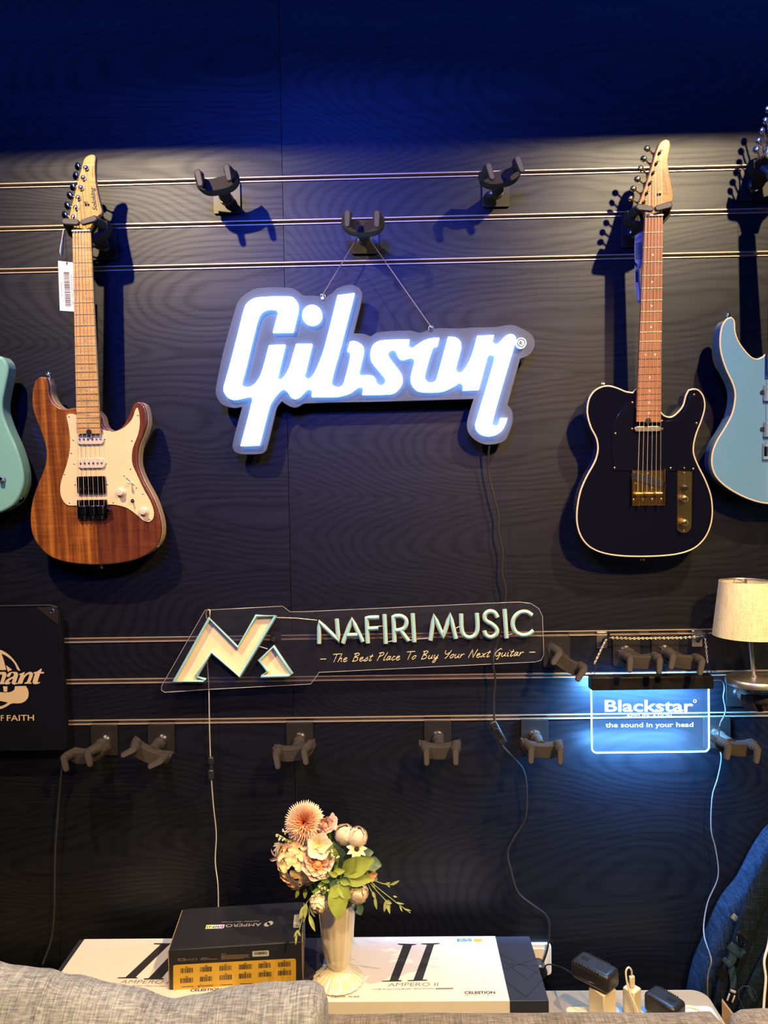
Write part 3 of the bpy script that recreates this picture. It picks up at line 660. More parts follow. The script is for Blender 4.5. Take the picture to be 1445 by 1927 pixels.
g.screw(CR7([(488, 666), (369, 887), (364, 1128), (760, 1131), (919, 1135), (941, 812), (924, 612), (697, 796), (485, 853), (700, 853)]), 'gold', 0.003, 0.0028)
br, cx, cz, w_, h = g.pickup(*CR7([(480, 1140), (710, 1391)]), 'bridge_plate', 'gold', 0.0, 0.002, 0.001)
for sx in (-1, 1): bm = B(); box(bm, (cx+sx*(w_/2-0.0006), -0.005, cz), (0.0012, 0.010, h)); obj('bridge_wall', bm, 'gold', br, bevel=0.0003)
a, b_ = g.L(*CR7([(505, 1185)])[0], 0.004), g.L(*CR7([(680, 1235)])[0], 0.004)
bm = B(); d = (b_-a).normalized(); n_ = Vector((-d.z, 0, d.x)); pts = []
for k in range(9): an = rad(90+180*k/8); pts.append(a+d*0.010*math.cos(an)+n_*0.0095*math.sin(an))
for k in range(9): an = rad(-90+180*k/8); pts.append(b_+d*0.010*math.cos(an)+n_*0.0095*math.sin(an))
prism(bm, [(p.x, -0.002, p.z) for p in pts], (0, -0.003, 0)); pk = obj('bridge_pickup', bm, 'black', br, bevel=0.0006)
g.screw(CR7([(598, 1170), (510, 1240), (628, 1273)]), 'gold', 0.003, 0.0028, br)
for k in range(3):
    x = cx+w_*(-0.30+0.30*k); zz = g.L(*CR7([(600, 1310)])[0], 0.008).z
    bm = B(); cyl(bm, (x-0.0085, -0.0095, zz), (x+0.0085, -0.0095, zz), 0.0034, seg=16); cyl(bm, (x, -0.0095, zz), (x, -0.0095, cz-h/2-0.001), 0.0019, seg=12); obj('saddle', bm, 'gold', br)
for k in range(4): bm = B(); x = cx+w_*(-0.42+0.28*k); ball(bm, (x, -0.002, cz-h*0.34), 0.0034, (1, 0.5, 1), 14); obj('screw', bm, 'gold', br)
cp, cx, cz, w_, h = g.pickup(*CR7([(806, 1114), (905, 1585)]), 'control_plate', 'gold', 0.0, 0.0018, 0.03)
g.screw(CR7([(856, 1129), (856, 1165), (853, 1572)]), 'gold', 0.002, 0.0022, cp)
a, b_ = g.L(*CR7([(856, 1185)])[0], 0.002), g.L(*CR7([(856, 1245)])[0], 0.002); bm = B(); box(bm, ((a.x+b_.x)/2, -0.0019, (a.z+b_.z)/2), (0.0022, 0.0004, a.z-b_.z)); obj('switch_slot', bm, 'ink', cp)
a = g.L(*CR7([(857, 1270)])[0], 0.006); bm = B(); tube(bm, [(a.x, -0.002, a.z+0.003), (a.x, -0.009, a.z+0.001), (a.x, -0.015, a.z-0.001)], [0.0045, 0.0058, 0.0050], 18); obj('switch_tip', bm, 'black', cp, sm=50)
g.knob(CR7([(842, 1345)])[0], 'gold', 0.0078, 0.0060, 0.018, 0.0018); g.knob(CR7([(842, 1512)])[0], 'gold', 0.0078, 0.0060, 0.018, 0.0018)
g.strap_button(CR7([(283, 540)])[0], 'gold', 1); g.strap_button(CR7([(557, 1768)])[0], 'gold', -1)
bm = B(); a = g.L(*CR7([(600, 795)])[0], 0.016); cyl(bm, (a.x, -0.010, a.z), (a.x, -0.0153, a.z), 0.0066, seg=20); obj('truss_rod_wheel', bm, 'black', g.root)
TELE = g

# ---- light blue guitar cut by the right edge ---------------------------------
g = G('light blue guitar with cream edging, cut off by the right edge', 1467, 950)
g.SC = 0.648; g.dot = 'bind'
left = CR7([(1435, 325), (1410, 345), (1370, 362), (1330, 350), (1280, 300), (1232, 230), (1210, 160), (1205, 90), (1185, 66), (1150, 83), (1120, 135), (1107, 230), (1115, 320), (1150, 430), (1200, 540), (1215, 620), (1195, 740), (1140, 850), (1085, 940), (1055, 1020), (1050, 1110), (1080, 1190), (1150, 1260), (1250, 1320), (1350, 1360), (1440, 1378)])
right = [(1500, 945), (1550, 925), (1592, 890), (1605, 845), (1590, 800), (1562, 765), (1556, 730), (1570, 695), (1580, 660), (1572, 632), (1556, 632), (1540, 660), (1515, 680), (1490, 675)]
g.body(left+right, 'blue', 0.0015, binding='bind')
g.neck((1451, 345), (1482, 345), (1446, 700), (1490, 700), 'roast', 'roast', [(1433, 313), (1440, 293), (1449, 262), (1458, 235), (1468, 212), (1484, 204), (1488, 240), (1490, 280), (1496, 310), (1488, 326), (1482, 345), (1451, 345), (1446, 325)], 'blue')
g.tuners([(1474, 222), (1469, 238), (1463, 254), (1458, 270), (1452, 286), (1446, 302)], [(1452, 188), (1446, 206), (1442, 227), (1436, 246), (1429, 265), (1424, 282)], 'chrome', (0.0075, 0.0045, 0.0085))
g.strings(1454, 1479, 346, 1447, 1488, 850, 'steel')
for y0, y1 in ((535, 652), (797, 905)):
    c0, c1 = CR7([(1420, y0)])[0], (1507, CR7([(0, y1)])[0][1]); o, cx, cz, w_, h = g.pickup(c0, c1, 'humbucker', 'chrome', 0.0, 0.006, 0.003, 0.22)
for y in (592, 853): a = g.L(*CR7([(1405, y)])[0], 0.002); bm = B(); cyl(bm, (a.x, 0, a.z), (a.x, -0.0025, a.z), 0.0046, seg=18); obj('pickup_ring_ear', bm, 'black', g.root)
c0, c1 = CR7([(1412, 952)])[0], (1505, CR7([(0, 1065)])[0][1]); br, cx, cz, w_, h = g.pickup(c0, c1, 'bridge', 'chrome', 0.0, 0.005, 0.002)
for k in range(6): bm = B(); box(bm, (cx-w_*0.38+w_*0.152*k, -0.008, cz), (w_*0.12, 0.006, h*0.6)); obj('saddle', bm, 'dchrome', br, bevel=0.0005)
g.knob((1540, 880), 'gold', 0.008, 0.007, 0.016, 0.0); g.strap_button(CR7([(1158, 52)])[0], 'chrome', 1)
# ---- pale green guitar cut by the left edge -----------------------------------
g = G('pale green guitar, cut off by the left edge', -88, 975)
g.SC = 0.648; g.dot = 'inkg'
edge_ = CR2([(0, 40), (25, 58), (48, 90), (58, 135), (52, 200), (32, 300), (15, 400), (22, 480), (60, 590), (118, 720), (155, 830), (175, 930), (175, 1010), (150, 1090), (110, 1155), (50, 1200), (-40, 1235)])
rest = [(-50, 972), (-90, 976), (-140, 972), (-180, 958), (-208, 935), (-220, 905), (-212, 870), (-192, 840), (-184, 810), (-192, 780), (-212, 745), (-220, 705), (-212, 660), (-198, 640), (-182, 645), (-172, 672), (-155, 700), (-125, 712), (-90, 716), (-60, 722), (-40, 715), (-22, 690), (-12, 672)]
g.body(edge_+rest, 'teal', 0.006)
g.neck((-123, 445), (-91, 445), (-113, 815), (-69, 815), 'roast', 'roast', [(-140, 420), (-128, 380), (-118, 340), (-108, 305), (-92, 295), (-84, 312), (-82, 350), (-76, 390), (-70, 412), (-84, 428), (-91, 445), (-123, 445), (-128, 430)], 'roasths')
g.tuners([(-100, 318), (-104, 337), (-109, 356), (-113, 375), (-118, 394), (-123, 412)], [(-120, 312), (-124, 331), (-129, 350), (-133, 369), (-138, 388), (-143, 406)], 'chrome')
g.strings(-121, -94, 446, -112, -70, 935, 'steel')
for y in (830, 870, 905): g.pickup((-118, y), (-64, y+17), 'pickup', 'creamp', 0.0, 0.005, 0.009, 0.0)
g.pickup((-118, 925), (-62, 958), 'bridge', 'chrome', 0.0, 0.006, 0.002)
g.knob(CR2([(22, 965)])[0], 'chrome', 0.0080, 0.0066, 0.014, 0.0); g.knob((-22, 925), 'chrome', 0.0080, 0.0066, 0.014, 0.0)
a = g.L(*CR2([(150, 1120)])[0], -0.022); bm = B(); tube(bm, [(a.x-0.003, 0.022, a.z+0.003), (a.x+0.004, 0.022, a.z-0.0035)], [0.011, 0.009], 18); obj('output_jack', bm, 'dchrome', g.root)
g.strap_button((-205, 633), 'chrome', 1)

# ---------------------------------------------------------------- hang tags
def slip(pts, d, th=0.0005): b = B(); prism(b, [P(x, y, d) for x, y in pts], (0, th, 0)); return b
t = thing('price_tag', 'white barcode tag on a black cord beside the brown guitar neck', 'tag', P(124, 585, 0.098))
d = 0.098; q = CR1([(438, 926), (560, 940), (566, 1310), (452, 1302)])
obj('card', slip(smooth_loop(q, 2, ang=10), d), 'paper', t, world=True)
b = B(); y = 1010.0
while y < 1272:
    hh = random.choice((2.0, 3.5, 6.0)); flat_poly(b, [P(x_, y_, d+0.0003) for x_, y_ in CR1([(480+(y-1010)*0.055, y), (522+(y-1010)*0.055, y), (522+(y-1010)*0.055, y+hh), (480+(y-1010)*0.055, y+hh)])]); y += hh+random.choice((2.5, 3.5, 6))
text_bm(b, 'S-1 0403003', P(*CR1([(472, 1195)])[0], d+0.0003), P(*CR1([(466, 1085)])[0], d)-P(*CR1([(472, 1195)])[0], d), (-1, 0, 0), 0.034, 0.0024, 0, nd=(0, -1, 0))
text_bm(b, 'MS1 Classic electric guitar', P(*CR1([(552, 1255)])[0], d+0.0003), P(*CR1([(540, 1020)])[0], d)-P(*CR1([(552, 1255)])[0], d), (-1, 0, 0), 0.072, 0.0028, 0, nd=(0, -1, 0))
obj('barcode_print', b, 'ink', t, sm=0, world=True)
b = B(); tube(b, [P(*p, dd) for p, dd in zip(CR1([(506, 948), (500, 850), (494, 740), (490, 660)]), (0.0985, 0.10, 0.105, 0.112))], 0.0008, 6); tube(b, [P(*CR1([(506, 948)])[0], 0.099)+Vector((0.002*math.cos(k), 0, 0.002*math.sin(k))) for k in range(6)], 0.0006, 6); obj('cord', b, 'wire', t, world=True)
t = thing('paper_tag', 'narrow curled paper tag seen edge-on at the nut of the brown guitar', 'tag', P(116, 490, 0.09))
b = B(); L_ = CR1([(478, 690), (468, 760), (455, 820), (452, 860), (466, 902)]); Rr = CR1([(486, 690), (484, 770), (484, 830), (478, 870), (468, 904)])
vs = [(b.verts.new(P(*p, 0.105)), b.verts.new(P(*r_, 0.085))) for p, r_ in zip(L_, Rr)]
for i in range(4): b.faces.new((vs[i][0], vs[i][1], vs[i+1][1], vs[i+1][0]))
obj('card', b, 'paper', t, world=True)
for ch in t.children: md = ch.modifiers.new('s', 'SOLIDIFY'); md.thickness = 0.0006
t = thing('price_tag', 'long folded white tag of small print beside the black guitar neck', 'tag', P(1197, 570, 0.09))
A_ = CR6([(503, 806), (535, 790), (562, 762)]); 
def strip(name, rows, dd, m):
    b = B(); vs = [[b.verts.new(P(x, y, dd)) for x, y in CR6(r)] for r in rows]
    for i in range(len(vs)-1):
        for k in range(len(vs[0])-1): b.faces.new((vs[i][k], vs[i][k+1], vs[i+1][k+1], vs[i+1][k]))
    o = obj(name, b, m, t, world=True, sm=60); md = o.modifiers.new('s', 'SOLIDIFY'); md.thickness = 0.0005; return o
strip('card', [[(505, 802), (545, 775), (565, 764)], [(502, 860), (540, 850), (565, 845)], [(502, 930), (535, 925), (561, 925)], [(506, 990), (533, 985), (556, 988)], [(503, 1045), (530, 1040), (546, 1032)]], 0.094, 'paper')
strip('lower_card', [[(500, 1036), (537, 1044)], [(503, 1120), (540, 1125)], [(508, 1190), (545, 1195)], [(518, 1250), (550, 1245)], [(524, 1285), (552, 1272)]], 0.090, 'paper')
b = B()
for k in range(15):
    y = 852+k*8; flat_poly(b, [P(x_, y_, 0.0955) for x_, y_ in CR6([(506, y+2), (556-random.choice((0, 4, 12)), y-5), (556, y-2.5), (506, y+4.5)])])
flat_poly(b, [P(x_, y_, 0.0955) for x_, y_ in CR6([(505, 985), (520, 1000), (520, 1028), (505, 1010)])])
for q in ([(508, 1050), (528, 1055), (528, 1130), (510, 1130)], [(508, 1130), (511, 1130), (525, 1262), (521, 1262)], [(546, 1200), (549, 1200), (552, 1258), (522, 1270), (522, 1264), (548, 1254)]): flat_poly(b, [P(x_, y_, 0.0915) for x_, y_ in CR6(q)])
obj('tag_print', b, 'ink', t, sm=0, world=True)
b = B(); text_bm(b, 'NOTICE', P(*CR6([(508, 842)])[0], 0.0955), P(*CR6([(556, 812)])[0], 0.0955)-P(*CR6([(508, 842)])[0], 0.0955), (-0.1, 0, 1), 0.016, 0.007, 0, nd=(0, -1, 0), bold=0.02); obj('tag_title', b, 'inkr', t, sm=0, world=True)
b = B(); tube(b, [P(*p, dd) for p, dd in zip(CR6([(545, 785), (535, 770), (545, 748), (556, 765), (548, 785)]), (0.0955, 0.097, 0.1, 0.097, 0.0955))], 0.0006, 6); obj('cord', b, 'wire', t, world=True)
# ---------------------------------------------------------------- big lit white sign
GIB = [(551.2,624.1),(513.5,625),(523.5,588.7),(518.5,581.5),(504.1,581),(492,586.5),(486.4,595.3),(480.9,612),(462,689.5),(453.2,722),(457.6,727),(465.4,728.8),(474.2,726),(482,719.3),(489.7,706.6),(495.5,690),(506.3,649.6),(536.2,648.5),(526.3,689.5),(521.3,710),(525.2,714.6),(529.6,713.3),(537.4,704.4),(544.5,690),(549,675),(557.2,647.2),(587,647.2),(574.3,699.5),(572.1,704.3),(574.3,711),(579.3,713.2),(584.3,711),(592,701),(606.4,666.6),(615.3,636.3),(635.2,555.5),(666.8,551.6),(639.7,656.3),(623.1,717.6),(625.8,725.3),(635.2,729.2),(643,726.4),(647.4,718.7),(659.6,668.9),(657.4,661.8),(653.5,660.2),(658.5,643),(666.2,641.9),(675.1,645.2),(682.9,651.9),(684.5,659.6),(682.9,669.6),(675.1,702.1),(678.5,706.5),(696.6,706.3),(703.3,708.6),(706.6,714.1),(708.8,720.7),(715.4,725.7),(723.2,723),(726,715.2),(723.2,709.7),(699.9,680.9),(697.2,672),(698.3,657.6),(704.4,646.5),(718.8,640.5),(770.3,638.8),(768.6,652.1),(775.2,655.4),(781.9,651),(796.3,641.6),(810.7,636.6),(826.7,636),(822.9,651),(816.8,652.1),(812.9,658.7),(799,707.5),(800.2,714.1),(805.1,719.1),(811.2,720.2),(818.4,717.4),(821.7,711.9),(843.1,633.8),(854.1,634.4),(861.9,637.7),(866.9,644.3),(867.4,656.5),(857.5,694.2),(859.7,699.7),(865.2,701.7),(870.7,698.6),(879.6,685.3),(889.6,663.2),(898.2,632.1),(929.2,630.5),(926.6,642.6),(929.2,646),(933.1,647.6),(938.6,645.4),(951.9,632.1),(960.7,628.2),(967.4,630.5),(970.7,636.5),(969.6,644.3),(950.1,710),(925.9,796.2),(927.8,800.1),(933.6,802),(937.5,800.1),(942.4,786.5),(954.5,787),(950.6,799.1),(944.3,809.8),(933.6,818),(920.1,820.5),(906.5,817.5),(897.8,809.8),(894.9,800.1),(896.3,792.4),(921,710),(931.4,672),(929.7,668.1),(924.2,666.4),(918.7,668.6),(916.4,675.3),(900.9,732.9),(871,734),(872.1,726.2),(868.8,720.7),(864.4,720.1),(856.6,725.1),(837.5,734.6),(822,737.1),(798.8,737.3),(784.4,734),(775.5,724),(772.7,713),(774.4,701.9),(779.9,680.9),(778.8,674.2),(771.9,672.6),(758.6,676.4),(752,674.2),(747.5,666.5),(744.2,659.3),(738.7,657.6),(732,660.4),(729.3,666.5),(733.2,674.2),(753.1,700.8),(757,709.7),(756.4,721.8),(750.9,730.7),(742,738.5),(730.9,741.2),(681.7,742),(683.4,734.2),(681.7,728.7),(676.8,727.6),(670.7,730.3),(659.6,738.6),(647.4,743.1),(634.1,745.8),(586.5,746.4),(587.1,736.4),(584.3,732.5),(578.8,732),(574.3,735.3),(562.1,747.5),(554.4,750.3),(547.8,747.5),(541.1,737.5),(534,731.5),(527.4,734.3),(516.3,746.5),(508.6,758.7),(505.2,767.5),(487,837.8),(452.6,838.9),(474.8,753.1),(473.7,747.6),(468.7,745.9),(454.3,749.2),(439.9,751.5),(429.9,748.7),(423.3,740.9),(420.5,733.2),(422.2,723.2),(431.6,690),(451,614.2),(459.8,579.8),(465.4,569.9),(476.4,562.1),(492,559),(546.2,558.2),(554,562.1),(560,571),(561.2,579.8)]
GBK = [(444.3,575.4),(451,563),(462,553.2),(484.1,542.1),(543.9,541),(559.4,546.6),(570.5,555.4),(592,556),(612,560),(628,548.8),(634.7,542.1),(661.3,535.5),(676.8,542.1),(682.3,555.4),(665.7,627),(685.6,628.5),(697,633),(712,625),(773,622),(790,626),(806,621),(826,617.5),(866,618),(890.4,616),(932.5,615.4),(961.3,611),(983.4,618.7),(1001.2,630.9),(1006.7,646.4),(1001.2,661.9),(992.3,670.3),(979,675),(955,762),(963.5,773),(964.6,794.7),(958,814.7),(950.2,829),(932.5,835.7),(912.6,836.5),(894.9,829),(881.6,814.7),(878.3,799.1),(881.6,781.4),(890.9,750.9),(700,756.5),(572.7,759.6),(561.6,765.8),(550.6,766.9),(537.3,760.3),(530.6,755.2),(521.8,765.8),(518.5,776.9),(501.9,845.5),(496.3,852.2),(486.4,854.8),(453.1,854.8),(441,850),(437,838),(455.4,765.9),(438.8,767.8),(418.9,762),(410,752),(405.5,738),(406.6,725.9),(419.9,661.7)]
gs = thing('lit_logo_sign', 'large glowing white script sign on a black backing, hung by wires mid-wall', 'sign', P(700, 856, 0.045))
def sloop(pts, d, n=3, ang=42): return [P(p.x, p.y, d) for p in smooth_loop(pts, n, ang=ang)]
b = B(); prism(b, sloop(GBK, 0.050), (0, 0.008, 0)); obj('backing_panel', b, 'gibback', gs, bevel=0.0006, world=True)
def letter(px, name, m='gibface'):
    d0 = 0.062; b = B(); prism(b, sloop(px, d0), (0, 0.0105, 0)); return obj(name, b, m, gs, world=True)
letter(GIB, 'letters'); letter([(587.1+18.4*math.cos(a*PI/14), 592.6+18.9*math.sin(a*PI/14)) for a in range(28)], 'letter_dot')
rm = letter([(980.7+9.6*math.cos(a*PI/12), 645.2+9.9*math.sin(a*PI/12)) for a in range(24)], 'registered_mark', 'gibmark')
b = B(); pts = [P(980.7+6.9*math.cos(a), 645.2+7.1*math.sin(a), 0.0630) for a in [2*PI*k/24 for k in range(24)]]; tube(b, pts, 0.0012, 6, closed=True)
text_bm(b, 'R', P(977.2, 649.6, 0.0625), P(985, 649.8, 0.0625)-P(976.6, 650, 0.0625), (0, 0, 1), 0.0088, 0.0102, 0.0012, nd=(0, -1, 0), bold=0.03); obj('registered_letter', b, 'boxline', rm, sm=0, world=True)
hc = P(683, 447, 0.035)
for (x, y), sx in (((607, 555), -1), ((811, 615), 1)):
    e = P(x, y, 0.047); s0 = hc+Vector((sx*0.014, -0.008, -0.004))
    b = B(); tube(b, [hc+Vector((0, 0.010, 0.010)), hc+Vector((sx*0.010, 0.0, 0.006)), s0, e], 0.0011, 6)
    for k in range(5): q = e+(s0-e)*(0.015*k); b2 = q
    tube(b, [e+Vector((0.006*math.cos(2*PI*k/10), 0, -0.004+0.007*math.sin(2*PI*k/10))) for k in range(10)], 0.0009, 6, closed=True)
    obj('hanging_wire', b, 'cord', gs, world=True)
    b = B(); cyl(b, e+Vector((0, 0.004, -0.009)), e+Vector((0, -0.006, -0.009)), 0.0035, seg=10); tube(b, [e+Vector((-0.004, -0.002, 0.002)), e+Vector((0.004, -0.004, -0.004)), e+Vector((-0.001, -0.003, -0.010))], 0.0009, 6); obj('wire_clip', b, 'chrome', gs, world=True)
def cable(name, label, cat, px, dep, r, m, group=None, parent=None):
    pts = []
    dd = dep if isinstance(dep, list) else [dep]*len(px)
    sm_ = smooth_loop([(x, y, d) for (x, y), d in zip(px, dd)], 5, closed=False, ang=170) if False else None
    P3 = [P(x, y, d) for (x, y), d in zip(px, dd)]; n = len(P3)
    for i in range(n-1):
        p0, p1, p2, p3 = P3[max(i-1, 0)], P3[i], P3[i+1], P3[min(i+2, n-1)]
        for k in range(6):
            t = k/6; pts.append(0.5*((2*p1)+(p2-p0)*t+(2*p0-5*p1+4*p2-p3)*t*t+(3*p1-p0-3*p2+p3)*t**3))
    pts.append(P3[-1]); b = B(); tube(b, pts, r, 8)
    if parent: return obj(name, b, m, parent, world=True)
    root = thing(name, label, cat, P3[-1], group=group); obj('cord', b, m, root, world=True); return root
gc = cable('power_cable', 'black wavy cable with inline switch running down from the large lit sign', 'cable', [(921, 838), (918, 880), (928, 930), (938, 970), (938, 1000), (946, 1040), (945, 1080), (952, 1110), (948, 1150), (943, 1180), (936, 1210), (928, 1245), (932, 1280), (929, 1315), (931, 1360), (942, 1398), (965, 1425), (985, 1450), (991, 1490), (988, 1540), (965, 1580), (955, 1605), (962, 1640), (975, 1680), (1005, 1705), (1027, 1722), (1034, 1745), (1030, 1785), (1020, 1815)],
           [0.046]+[0.03]*10+[0.045]*8+[0.03]*6+[0.02]*4, 0.0026, 'wire')
b = B(); a, e = P(926, 1357, 0.045), P(948, 1398, 0.045); R_ = Matrix.Rotation(-math.atan2(e.x-a.x, a.z-e.z), 3, 'Y'); box(b, (a+e)/2, (0.018, 0.016, (a-e).length), R_); obj('inline_switch', b, 'black', gc, bevel=0.003, world=True)
b = B(); m_ = (a+e)/2; box(b, m_+Vector((0.001, -0.009, 0)), (0.009, 0.003, 0.026), R_); obj('switch_slider', b, 'housing', gc, bevel=0.001, world=True)

# ---------------------------------------------------------------- clear neon panel
CN8 = lambda p: crop(290, 1100, 3.8026, p)
CNT = lambda p: crop(580, 1110, 3.1413, p)
ns = thing('neon_sign_panel', 'clear acrylic panel with unlit turquoise neon lettering and a zigzag logo, on the lower rails', 'sign', P(660, 1300, 0.04))
D = 0.040
outline = CN8([(365, 183), (920, 155), (975, 196)])+CNT([(0, 128), (700, 96), (1180, 74), (1250, 72), (1315, 80), (1362, 110), (1384, 155), (1392, 380), (1378, 415), (1345, 426), (1095, 438), (60, 488)])+CN8([(1178, 634), (1120, 712), (400, 750), (75, 771), (52, 755), (54, 725)])
lp = [P(x, y, D) for x, y in outline]
b = B(); prism(b, lp, (0, 0.005, 0)); obj('acrylic_sheet', b, 'acryl', ns, world=True, sm=0)
b = B(); tube(b, [p+Vector((0, -0.0003, 0)) for p in lp], 0.0006, 5, closed=True); obj('cut_edge', b, 'acredge', ns, world=True)
L1 = CN8([(395, 243), (600, 450), (733, 224), (868, 224), (612, 660), (412, 484), (303, 655), (368, 682), (352, 692), (146, 692)]); L2 = CN8([(855, 443), (985, 640), (960, 652), (765, 658), (812, 620), (754, 545)])
def shrink(pts, k):
    n = len(pts); A = sum(pts[i][0]*pts[(i+1) % n][1]-pts[(i+1) % n][0]*pts[i][1] for i in range(n)); s = 1 if A > 0 else -1; out = []
    for i in range(n):
        a, p, c = Vector(pts[i-1]), Vector(pts[i]), Vector(pts[(i+1) % n]); u = (p-a).normalized(); v = (c-p).normalized()
        n1 = Vector((-u.y, u.x))*s; n2 = Vector((-v.y, v.x))*s; m = (n1+n2)
        m = m/max(0.5, m.length_squared/2) if m.length > 1e-6 else n1
        out.append(tuple(p+m*k))
    return out
for L_ in (L1, L2):
    b = B(); prism(b, [P(x, y, D+0.0025) for x, y in L_], (0, 0.0023, 0)); obj('logo_panel', b, 'creamtube', ns, world=True, sm=0)
    b = B(); tube(b, [P(x, y, D+0.007) for x, y in smooth_loop(L_, 1)], 0.0045, 8, closed=True); obj('logo_tube_base', b, 'creamtube', ns, world=True, sm=50)
    b = B(); tube(b, [P(x, y, D+0.0135) for x, y in smooth_loop(L_, 1)], 0.0036, 8, closed=True); obj('logo_tube', b, 'tealtube', ns, world=True, sm=50)
def arc(pts): return [tuple(p) for p in smooth_loop(pts, 4, closed=False, ang=60)]
LET = [[[(64, 318), (64, 188), (180, 302), (168, 172)]], [[(205, 315), (258, 172), (322, 306)], [(230, 268), (292, 266)]], [[(352, 315), (345, 165), (418, 163)], [(350, 230), (414, 227)]], [[(450, 145), (458, 318)]],
       [[(510, 308), (503, 157), (545, 155), (572, 170), (580, 195), (568, 225), (540, 238), (515, 240)], [(545, 240), (592, 302)]], [[(617, 140), (627, 308)]], [[(722, 298), (743, 150), (798, 280), (838, 145), (872, 288)]],
       [[(903, 142), (908, 240), (925, 272), (955, 282), (985, 268), (1000, 230), (996, 138)]], [[(1118, 162), (1100, 134), (1068, 128), (1044, 148), (1048, 180), (1088, 205), (1115, 235), (1110, 262), (1080, 280), (1050, 268), (1040, 242)]], [[(1160, 115), (1172, 285)]],
       [[(1322, 150), (1290, 131), (1250, 135), (1217, 165), (1208, 205), (1225, 248), (1262, 268), (1305, 262), (1332, 240)]]]
for L_ in LET:
    b, b2 = B(), B()
    for st in L_:
        px = CNT(arc(st)); pts = [P(x, y, D+0.0050) for x, y in px]; tube(b, pts, 0.0054, 8); tube(b2, [P(x, y, D+0.0115) for x, y in px], 0.0033, 8)
    o = obj('letter_base', b, 'creamtube', ns, world=True, sm=50); obj('letter_tube', b2, 'tealtube', o, world=True, sm=50)
# handwritten tagline: single strokes, x in glyph widths, y 0..1 cap height
GLY = {'-': (0.75, [[(0.1, .42), (.65, .42)]]), ' ': (0.42, []), 'T': (.62, [[(0, .95), (.75, 1)], [(.38, .98), (.30, 0)]]), 'h': (.50, [[(.22, 1.02), (.05, 0), (.15, .35), (.33, .48), (.34, .1), (.45, 0)]]),
 'e': (.44, [[(.06, .22), (.3, .35), (.28, .5), (.1, .42), (.05, .12), (.2, 0), (.42, .15)]]), 'B': (.66, [[(.2, .95), (.08, 0)], [(.02, .92), (.4, 1), (.52, .82), (.18, .52), (.48, .45), (.46, .12), (.08, 0)]]),
 's': (.40, [[(.02, .05), (.3, .5), (.34, .15), (.18, 0), (.06, .06)]]), 't': (.40, [[(.28, .8), (.12, .05), (.22, 0), (.36, .15)], [(.05, .55), (.38, .58)]]), 'P': (.58, [[(.22, .95), (.06, 0)], [(.04, .92), (.42, 1), (.5, .75), (.16, .48)]]),
 'l': (.28, [[(.24, 1), (.06, .1), (.14, 0), (.26, .12)]]), 'a': (.50, [[(.36, .45), (.18, .5), (.05, .15), (.14, 0), (.32, .3), (.38, .5), (.32, .08), (.46, .1)]]), 'c': (.42, [[(.32, .42), (.18, .5), (.04, .15), (.14, 0), (.38, .15)]]),
 'o': (.46, [[(.22, .5), (.05, .2), (.14, 0), (.34, .2), (.32, .48), (.2, .48), (.42, .42)]]), 'u': (.50, [[(.08, .5), (.04, .1), (.16, 0), (.34, .25), (.38, .5), (.34, .06), (.46, .08)]]), 'y': (.50, [[(.08, .5), (.06, .15), (.18, .05), (.34, .3)], [(.4, .5), (.24, -.4), (.06, -.42), (.14, -.15), (.46, .12)]]),
 'Y': (.60, [[(.06, 1), (.1, .6), (.28, .52), (.48, .7)], [(.6, 1), (.36, .2), (.2, 0)]]), 'r': (.40, [[(.1, .5), (.05, 0), (.14, .32), (.3, .5), (.4, .42)]]), 'N': (.72, [[(.02, 0), (.2, 1), (.44, 0), (.68, 1)]]),
 'x': (.46, [[(.06, .48), (.18, .4), (.26, .05), (.42, .08)], [(.42, .5), (.02, 0)]]), 'G': (.62, [[(.55, .85), (.4, 1), (.12, .7), (.06, .25), (.2, .05), (.44, .3), (.5, .48), (.3, .45), (.52, .48), (.4, -.3), (.25, -.25)]]), 'i': (.26, [[(.12, .5), (.08, .06), (.16, 0), (.24, .12)], [(.18, .72), (.20, .76)]])}
s_txt = '- The Best Place To Buy Your Next Guitar -'; tw = sum(GLY[c][0] for c in s_txt)
p0, p1 = CNT([(58, 415)])[0], CNT([(1340, 366)])[0]; p1 = (p1[0], p1[1]+2.2); b = B(); cur = 0.0; HC = 15.5
for c in s_txt:
    for st in GLY[c][1]:
        pts = []
        for q in smooth_loop(st, 4, closed=False, ang=75):
            u = (cur+q.x)/tw; yy = p0[1]+(p1[1]-p0[1])*u+5.0; pts.append(P(p0[0]+(p1[0]-p0[0])*u+q.y*5.0, yy-q.y*HC, D+0.0006))
        tube(b, pts, 0.00135, 6, flat=0.6)
    cur += GLY[c][0]
obj('tagline_lettering', b, 'creamtube', ns, world=True, sm=50)
def pcord(pts, name='jumper_wire', r=0.0011, m='cord'): b = B(); tube(b, [P(x, y, d) for x, y, d in pts], r, 6); obj(name, b, m, ns, world=True)
pcord([(*CN8([(875, 236)])[0], D+.009), (*CN8([(1020, 241)])[0], D+.006), (*CN8([(1165, 255)])[0], D+.009)])
pcord([(*CN8([(752, 443)])[0], D+.009), (*CN8([(812, 460)])[0], D+.009)])
pcord([(*CN8([(376, 245)])[0], D+.008), (*CN8([(370, 200)])[0], D+.006), (*CN8([(385, 177)])[0], D+.006), (*CN8([(399, 185)])[0], D+.006), (*CN8([(398, 240)])[0], D+.008)], r=0.0010)
pcord([(*CNT([(414, 216)])[0], D+.006), (*CNT([(440, 214)])[0], D+.004)]); pcord([(*CNT([(460, 308)])[0], D+.006), (*CNT([(485, 305)])[0], D+.004), (*CNT([(505, 300)])[0], D+.006)])
